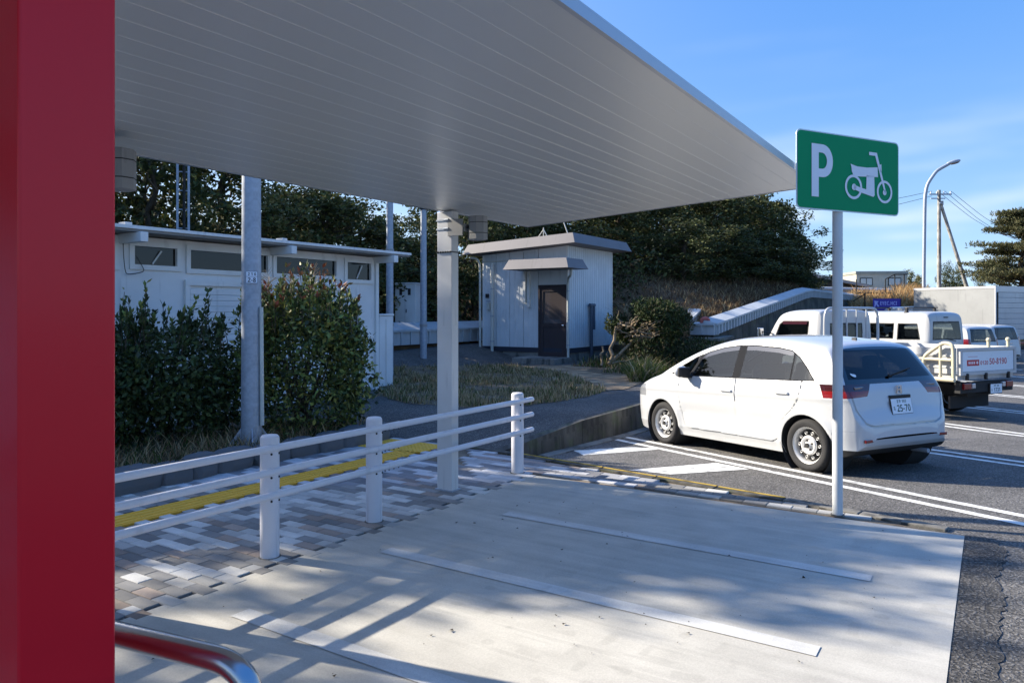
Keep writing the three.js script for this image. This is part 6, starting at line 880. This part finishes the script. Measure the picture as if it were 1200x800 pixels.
{
  const o = vehicle('box_truck', 'grey box truck with slatted roller door parked at the end of the row', 'truck', 24.0, 13.9 + 5.4);
  const x0 = 2.0, x1 = 5.4, H0 = 0.85, H1 = 2.95, W = 1.02, wm = std({ map: grimeC, color: lin(0.34, 0.35, 0.35), roughness: 0.55 });
  obj('cargo_box', [span(x0, x1 - 0.02, H0, H1, -W, W)], wm, o);
  obj('box_frame', [span(x1 - 0.019, x1 + 0.02, H0, H1 + 0.01, W - 0.1, W + 0.012), span(x1 - 0.019, x1 + 0.02, H0, H1 + 0.01, -W - 0.012, -W + 0.1), span(x1 - 0.019, x1 + 0.02, H1 - 0.22, H1 + 0.01, -W + 0.101, W - 0.101), span(x0, x1 - 0.021, H1 - 0.08, H1 + 0.012, W + 0.001, W + 0.015), span(x0, x1 - 0.021, H0, H0 + 0.1, W + 0.001, W + 0.015)], M.alum, o);
  for (let k = 0; k < 9; k++) obj('shutter_slat', rb(0.03, 0.2, 1.82, 0.01, x1 - 0.003, H0 + 0.12 + k * 0.206, 0), M.vanWhite, o);
  obj('door_track', [span(x1 + 0.0205, x1 + 0.04, H0, H1 - 0.23, W - 0.13, W - 0.07), span(x1 + 0.0205, x1 + 0.04, H0, H1 - 0.23, -W + 0.07, -W + 0.13)], M.chassis, o);
  const S = { L: 1.85, p: 3.2, yt: curve([[0, 0.8], [0.05, 1.1], [0.2, 1.6], [0.4, 2.05], [0.6, 2.18], [1.7, 2.2], [1.82, 2.1], [1.85, 0.9]]), yb: curve([[0, 0.65], [0.1, 0.5], [1.85, 0.6]]), plan: curve([[0, 0.8], [0.2, 0.9], [1.8, 0.9], [1.85, 0.85]]), r: () => 0.1, mod: (y) => y < 1.2 ? 1 : 1 - (y - 1.2) * 0.1 };
  const G = shell(S, 60, 30, 10, (x, y, z, nx) => Math.abs(z) > 0.6 && x > 0.5 && x < 1.5 && y > 1.3 && y < 1.9 ? 'window' : nx < -0.3 && y > 1.2 && y < 2.0 ? 'window' : 'cab', null); obj('cab', G.cab, M.vanWhite, o); obj('cab_window', G.window, M.darkGlass, o);
  obj('frame', [span(1.2, x1, 0.6, H0 - 0.01, -0.4, 0.4), span(x1 - 0.1, x1, 0.45, 0.6, -0.9, 0.9)], M.chassis, o);
  for (const s of [1, -1]) obj('tail_lamp', rb(0.05, 0.1, 0.3, 0.015, x1 + 0.0, 0.72, s * 0.7), M.redLamp, o);
  for (const xw of [0.8, 4.1]) for (const s of [1, -1]) wheel(o, xw, 0.38, s * 0.8, 0.38, 0.22, s);
}
// ------------------------------------------------------------ things beyond the lot
const at = (px, py, d) => new THREE.Vector3((px - 600) * d / FPX, CAMH + (HZ - py) * d / FPX, -d);
{ // street lamp with curved arm
  const d = 46, b = at(1083, 400, d), o = thing('street_lamp', 'tall grey street lamp with a curved arm behind the box truck', 'street lamp', [b.x, -0.35, b.z]); const H = 9.0;
  obj('mast', tube([[0, 0, 0], [0, 3, 0], [0.03, 6, 0], [0.08, H, 0], [0.25, H + 0.9, 0], [0.8, H + 1.7, 0], [1.55, H + 2.15, 0]], 0.1, 80, 12), M.galv, o);
  obj('lantern', [T(new THREE.SphereGeometry(0.5, 20, 12).scale(0.9, 0.26, 0.36), 1.85, H + 2.27, 0, 0, 0, 0.25)], M.galv, o); obj('lens', T(new THREE.SphereGeometry(0.5, 16, 10).scale(0.62, 0.14, 0.28), 1.92, H + 2.20, 0, 0, 0, 0.25), M.smoke, o); obj('base', cyl(0.2, 0.16, 0.6, 0, 0.3, 0, 16), M.galv, o);
}
{ // utility pole, its leaning stay pole and wires
  const d = 62, b = at(1101, 400, d), o = thing('utility_pole', 'concrete utility pole with crossarms and wires beside a leaning stay', 'utility pole', [b.x, -0.3, b.z]); const H = 12.1;
  obj('shaft', cyl(0.19, 0.13, H, 0, H / 2, 0, 18), std({ map: oldC, color: lin(1.9, 1.9, 1.9), roughness: 0.8 }), o);
  obj('crossarm', [bx(1.9, 0.1, 0.1, 0.1, H - 0.35, 0), bx(1.2, 0.08, 0.08, -0.1, H - 0.7, 0)], M.galv, o);
  for (const x of [-0.7, -0.2, 0.4, 0.95]) obj('insulator', cyl(0.05, 0.035, 0.2, x, H - 0.2, 0, 10), M.white, o);
  obj('transformer', cyl(0.1, 0.1, 0.35, 0.2, H - 1.1, 0.1, 14), M.beamGrey, o);
  const s = thing('stay_pole', 'leaning concrete stay pole braced against the utility pole', 'pole', [b.x, -0.3, b.z]); obj('shaft', rod([0.15, H - 1.2, 0], [2.5, 3.4, 0], 0.12, 14, 0.16), std({ map: oldC, color: lin(1.9, 1.9, 1.9), roughness: 0.8 }), s); obj('stub', [rod([2.5, 3.4, 0], [3.42, 0, 0], 0.16, 14, 0.17)], std({ map: oldC, color: lin(1.6, 1.6, 1.6), roughness: 0.8 }), s); obj('clamp', cyl(0.2, 0.2, 0.12, 0.1, H - 1.1, 0, 14), M.galv, s);
  const wire = (label, a, c, sag) => { const w = obj('overhead_wire', tube([a, a.clone().lerp(c, 0.25).add(new THREE.Vector3(0, -sag * 0.75, 0)), a.clone().lerp(c, 0.5).add(new THREE.Vector3(0, -sag, 0)), a.clone().lerp(c, 0.75).add(new THREE.Vector3(0, -sag * 0.75, 0)), c], 0.018, 40, 5), M.chassis); tag(w, label, 'wire', 'overhead wires'); };
  const t = new THREE.Vector3(b.x, H - 0.4, b.z);
  wire('thin overhead wire running from the utility pole towards the green sign', t.clone().add(new THREE.Vector3(-0.6, 0, 0)), at(880, 238, 52), 0.6);
  wire('thin overhead wire running from the utility pole towards the green sign', t.clone().add(new THREE.Vector3(-0.6, -0.4, 0)), at(880, 236, 52), 0.9);
  for (const [dx, py] of [[-0.1, 282], [0.5, 286], [1.0, 280]]) wire('thin overhead wire sloping from the utility pole down to the pine', t.clone().add(new THREE.Vector3(dx, 0, 0)), at(1216 + dx * 12, py, 96), 1.2);
}
{ // pine on the right
  const d = 56, b = at(1196, 360, d), o = thing('pine_tree', 'broad pine with layered branches behind the box truck', 'tree', [b.x, 0, b.z]), r = rng(701), tr = [], pads = [];
  tr.push(...branchy(r, [0, -0.4, 0], [0.3, 9.2, 0], 0.28, 0.06, 0.3, 9));
  for (let k = 0; k < 80; k++) { const y = 1.6 + r() * 7.4, a = r() * 6.283, R = (1.0 - Math.pow((y - 1.6) / 9, 1.3)) * 4.6 * (0.5 + 0.55 * r()); const c = [Math.cos(a) * R, y + R * 0.12, Math.sin(a) * R]; tr.push(...branchy(r, [0.1, y - 0.3, 0], c, 0.07, 0.02, 0.3, 4)); for (let q = 0; q < 3; q++) { const t = 0.45 + 0.3 * q; pads.push([c[0] * t, lerp(y, c[1], t) + 0.1, c[2] * t, 0.5 + r() * 0.45]); } }
  obj('trunk', tr, M.bark, o);
  obj('crown', leafCloud(36000, (q) => { const p = pads[Math.floor(q() * pads.length)], a = q() * 6.283, e = Math.sqrt(q()) * p[3]; return { x: p[0] + Math.cos(a) * e, y: p[1] + (q() - 0.4) * 0.28, z: p[2] + Math.sin(a) * e }; }, 0.24, 0.035, [[0.075, 0.085, 0.035], [0.10, 0.10, 0.04], [0.06, 0.07, 0.03], [0.13, 0.12, 0.055]], 703, 0.8), M.leaf, o, true);
}
for (const [px, d, ty, lab] of [[1066, 92, 316, 'brownish far tree beside the beige building'], [1078, 100, 322, 'brownish far tree between the street lamp and the beige building'], [1109, 104, 314, 'small dark far tree standing behind the utility pole'], [1121, 108, 318, 'small dark far tree left of the leaning stay pole'], [1150, 120, 330, 'low far trees beyond the box truck roof']]) { const x = (px - 600) * d / FPX, top = CAMH + (HZ - ty) * d / FPX; tree('far_tree', lab, undefined, x, 0.2, d, px < 1085 ? 3 : 1, 0.75, (top - 0.2) / 5.2, px); }
{ // dark house with a sloping roof
  const d = 58, a = at(955, 345, d), c = at(1012, 345, d), o = thing('dark_house', 'dark walled house with a single sloping roof on the hill', 'building', [a.x, 1.8, a.z], 0.1), w = c.x - a.x;
  obj('wall', T(extr([[-1.2, 0], [w - 0.3, 0], [w - 0.3, 1.75], [-1.2, 2.6]], 5), 0, 0, -5), std({ map: grimeC, color: lin(0.035, 0.05, 0.07), roughness: 0.6 }), o);
  obj('brick_wall', T(extr([[-2.2, 0], [0.0, 0], [0.0, 1.9], [-2.2, 2.1]], 0.3), 0, 0, 0.1), std({ map: oldC, color: lin(0.5, 0.26, 0.18), roughness: 0.95 }), o);
  obj('roof', [T(extr([[-2.4, 2.85], [w + 0.25, 1.72], [w + 0.25, 1.95], [-2.4, 3.1]], 6), 0, 0, -5.3)], M.beamGrey, o);
  for (const x of [0.6, 1.5, 2.4]) { const q = part('window', o); obj('frame', bx(0.5, 1.0, 0.05, x, 1.1, 0.03), M.black, q); obj('pane', bx(0.42, 0.9, 0.02, x, 1.1, 0.062), M.darkGlass, q); }
}
{ // beige two storey building far behind
  const d = 84, a = at(1004, 352, d), c = at(1061, 352, d), w = c.x - a.x, o = thing('beige_building', 'beige flat roofed two storey building with windows beyond the bank', 'building', [a.x, 1.2, a.z], -0.08);
  const wm = std({ map: grimeC, color: lin(0.50, 0.48, 0.40), roughness: 0.8 });
  obj('wall', span(0, w, 0, 4.7, -8, 0), wm, o); obj('parapet', span(-0.1, w + 0.1, 4.701, 5.0, -8.1, 0.1), std({ map: grimeC, color: lin(0.36, 0.38, 0.33), roughness: 0.8 }), o);
  for (const x of [0.35 * w * 0.45, w * 0.72]) { const q = part('window', o); obj('frame', [bx(1.4, 0.9, 0.06, x + 0.2, 3.8, 0.03)], M.chassis, q); for (const s of [-0.33, 0.33]) obj('pane', bx(0.58, 0.74, 0.03, x + 0.2 + s, 3.8, 0.052), phy({ color: lin(0.35, 0.38, 0.38), roughness: 0.1, clearcoat: 1 }), q); }
  obj('porch_roof', T(extr([[-0.5, 2.2], [w, 2.2], [w - 0.2, 2.9], [0.9, 2.9]], 2.2), 0, 0, 0.05), std({ map: grimeC, color: lin(0.42, 0.43, 0.44), roughness: 0.8 }), o);
}
{ // pale road parapet in front of the houses
  const o = thing('road_parapet', 'pale blue grey low parapet in front of the houses on the bank', 'wall'), a = at(940, 345, 47), c = at(1046, 345, 52);
  obj('wall', quads([[a, c, c.clone().setY(2.1), a.clone().setY(2.1)].map((p, i) => i < 2 ? p.clone().setY(3.12) : p)]), M.trough, o); const b = [a, c].map((p) => p.clone().setY(3.12)); obj('coping', rod(b[0], b[1], 0.12, 6), M.trough, o); obj('wall_foot', rod(b[0].clone().setY(2.25), b[1].clone().setY(2.25), 0.1, 6), M.chassis, o);
}
{ // railing with a purple banner on the bank
  const o = thing('handrail', 'thin black handrail along the grassy bank beyond the white van', 'railing'), P = [[1003, 344, 41], [1014, 348, 40], [1038, 333, 46], [1049, 327, 46], [1060, 327, 46], [1014, 363, 36], [1060, 363, 36]].map(([x, y, d]) => at(x, y, d));
  const up = (p, h) => p.clone().add(new THREE.Vector3(0, h, 0));
  for (const [px, py, d, h] of [[1004, 344, 46, 0.9], [1038, 344, 46, 0.9], [1049, 344, 46, 1.2], [1060, 344, 46, 1.2], [1014, 366, 38, 1.0], [1056, 366, 38, 0.7], [1039, 366, 38, 0.5]]) { const p = at(px, py, d); obj('upright', rod(p.clone().setY(p.y - 0.5), up(p, h), 0.035, 8), M.chassis, o); }
  for (const g of [rod(up(at(1038, 344, 46), 0.9), up(at(1049, 344, 46), 1.2), 0.03, 8), rod(up(at(1049, 344, 46), 1.2), up(at(1064, 344, 46), 1.2), 0.03, 8), rod(up(at(1004, 344, 46), 0.05), up(at(1060, 344, 46), 0.05), 0.05, 8), rod(up(at(1008, 366, 38), 0.12), up(at(1080, 366, 38), 0.2), 0.035, 8), rod(at(1000, 353, 39), up(at(1014, 366, 38), 0.95), 0.025, 8)]) obj('rail', g, M.chassis, o);
  const bt = canvasTex(512, 192, (c) => { c.fillStyle = '#4a3a96'; c.fillRect(0, 0, 512, 192); c.fillStyle = '#b9b4e6'; c.beginPath(); c.moveTo(22, 30); c.lineTo(108, 40); c.lineTo(80, 70); c.lineTo(116, 128); c.lineTo(92, 134); c.lineTo(62, 96); c.lineTo(40, 140); c.lineTo(20, 138); c.lineTo(34, 84); c.closePath(); c.fill(); c.font = 'bold 88px sans-serif'; c.textBaseline = 'middle'; c.save(); c.translate(128, 74); c.scale(0.84, 1); c.fillText('EYEC.HCI', 0, 0); c.restore(); c.fillRect(330, 128, 16, 26); c.fillRect(366, 122, 12, 32); c.fillRect(400, 132, 60, 10); });
  const bn = thing('banner', 'purple banner with white lettering tied to the handrail on the bank', 'banner', at(1039.5, 356.7, 37.8), 0.05); obj('cloth', new THREE.PlaneGeometry(1.44, 0.57, 12, 4), std({ map: bt, roughness: 0.8, side: THREE.DoubleSide }), bn, true); obj('hem', [bx(1.46, 0.03, 0.012, 0, 0.29, -0.004), bx(1.46, 0.03, 0.012, 0, -0.29, -0.004)], std({ color: lin(0.1, 0.06, 0.25), roughness: 0.8 }), bn);
}
// tall dry grass on that bank
blades('bank_reeds', 15000, (r) => { const px = lerp(998, 1085, r()), d = 40 + r() * 9, x = (px - 600) * d / FPX, lift = px > 1050 ? 0.3 : 0; return new THREE.Vector3(x, lerp(1.4, 2.35, (d - 40) / 9) + r() * 0.15 + lift, -d); }, 0.25, 1.15, [[0.42, 0.25, 0.10], [0.46, 0.30, 0.14], [0.34, 0.20, 0.08], STRAW], 31, 'tall orange dry grass on the sunny bank behind the white van', 0.02, 0.5);
{ // the bank itself
  const g = gridMesh(30, 10, (s, t) => { const px = lerp(985, 1260, s), d = lerp(39.5, 60, t * t), x = (px - 600) * d / FPX; return new THREE.Vector3(x, lerp(-0.4, lerp(1.4, 2.5, clamp((d - 40) / 9)), sm(0, 0.05, t)) , -d); });
  struct(obj('grass_bank', g, std({ map: soilC, bumpMap: soilB, bumpScale: 0.05, roughness: 1, color: lin(2.0, 1.6, 1.1) })));
}
scene.traverse((o) => { if (o.isMesh) { o.castShadow = true; o.receiveShadow = true; } });
renderer.render(scene, camera);
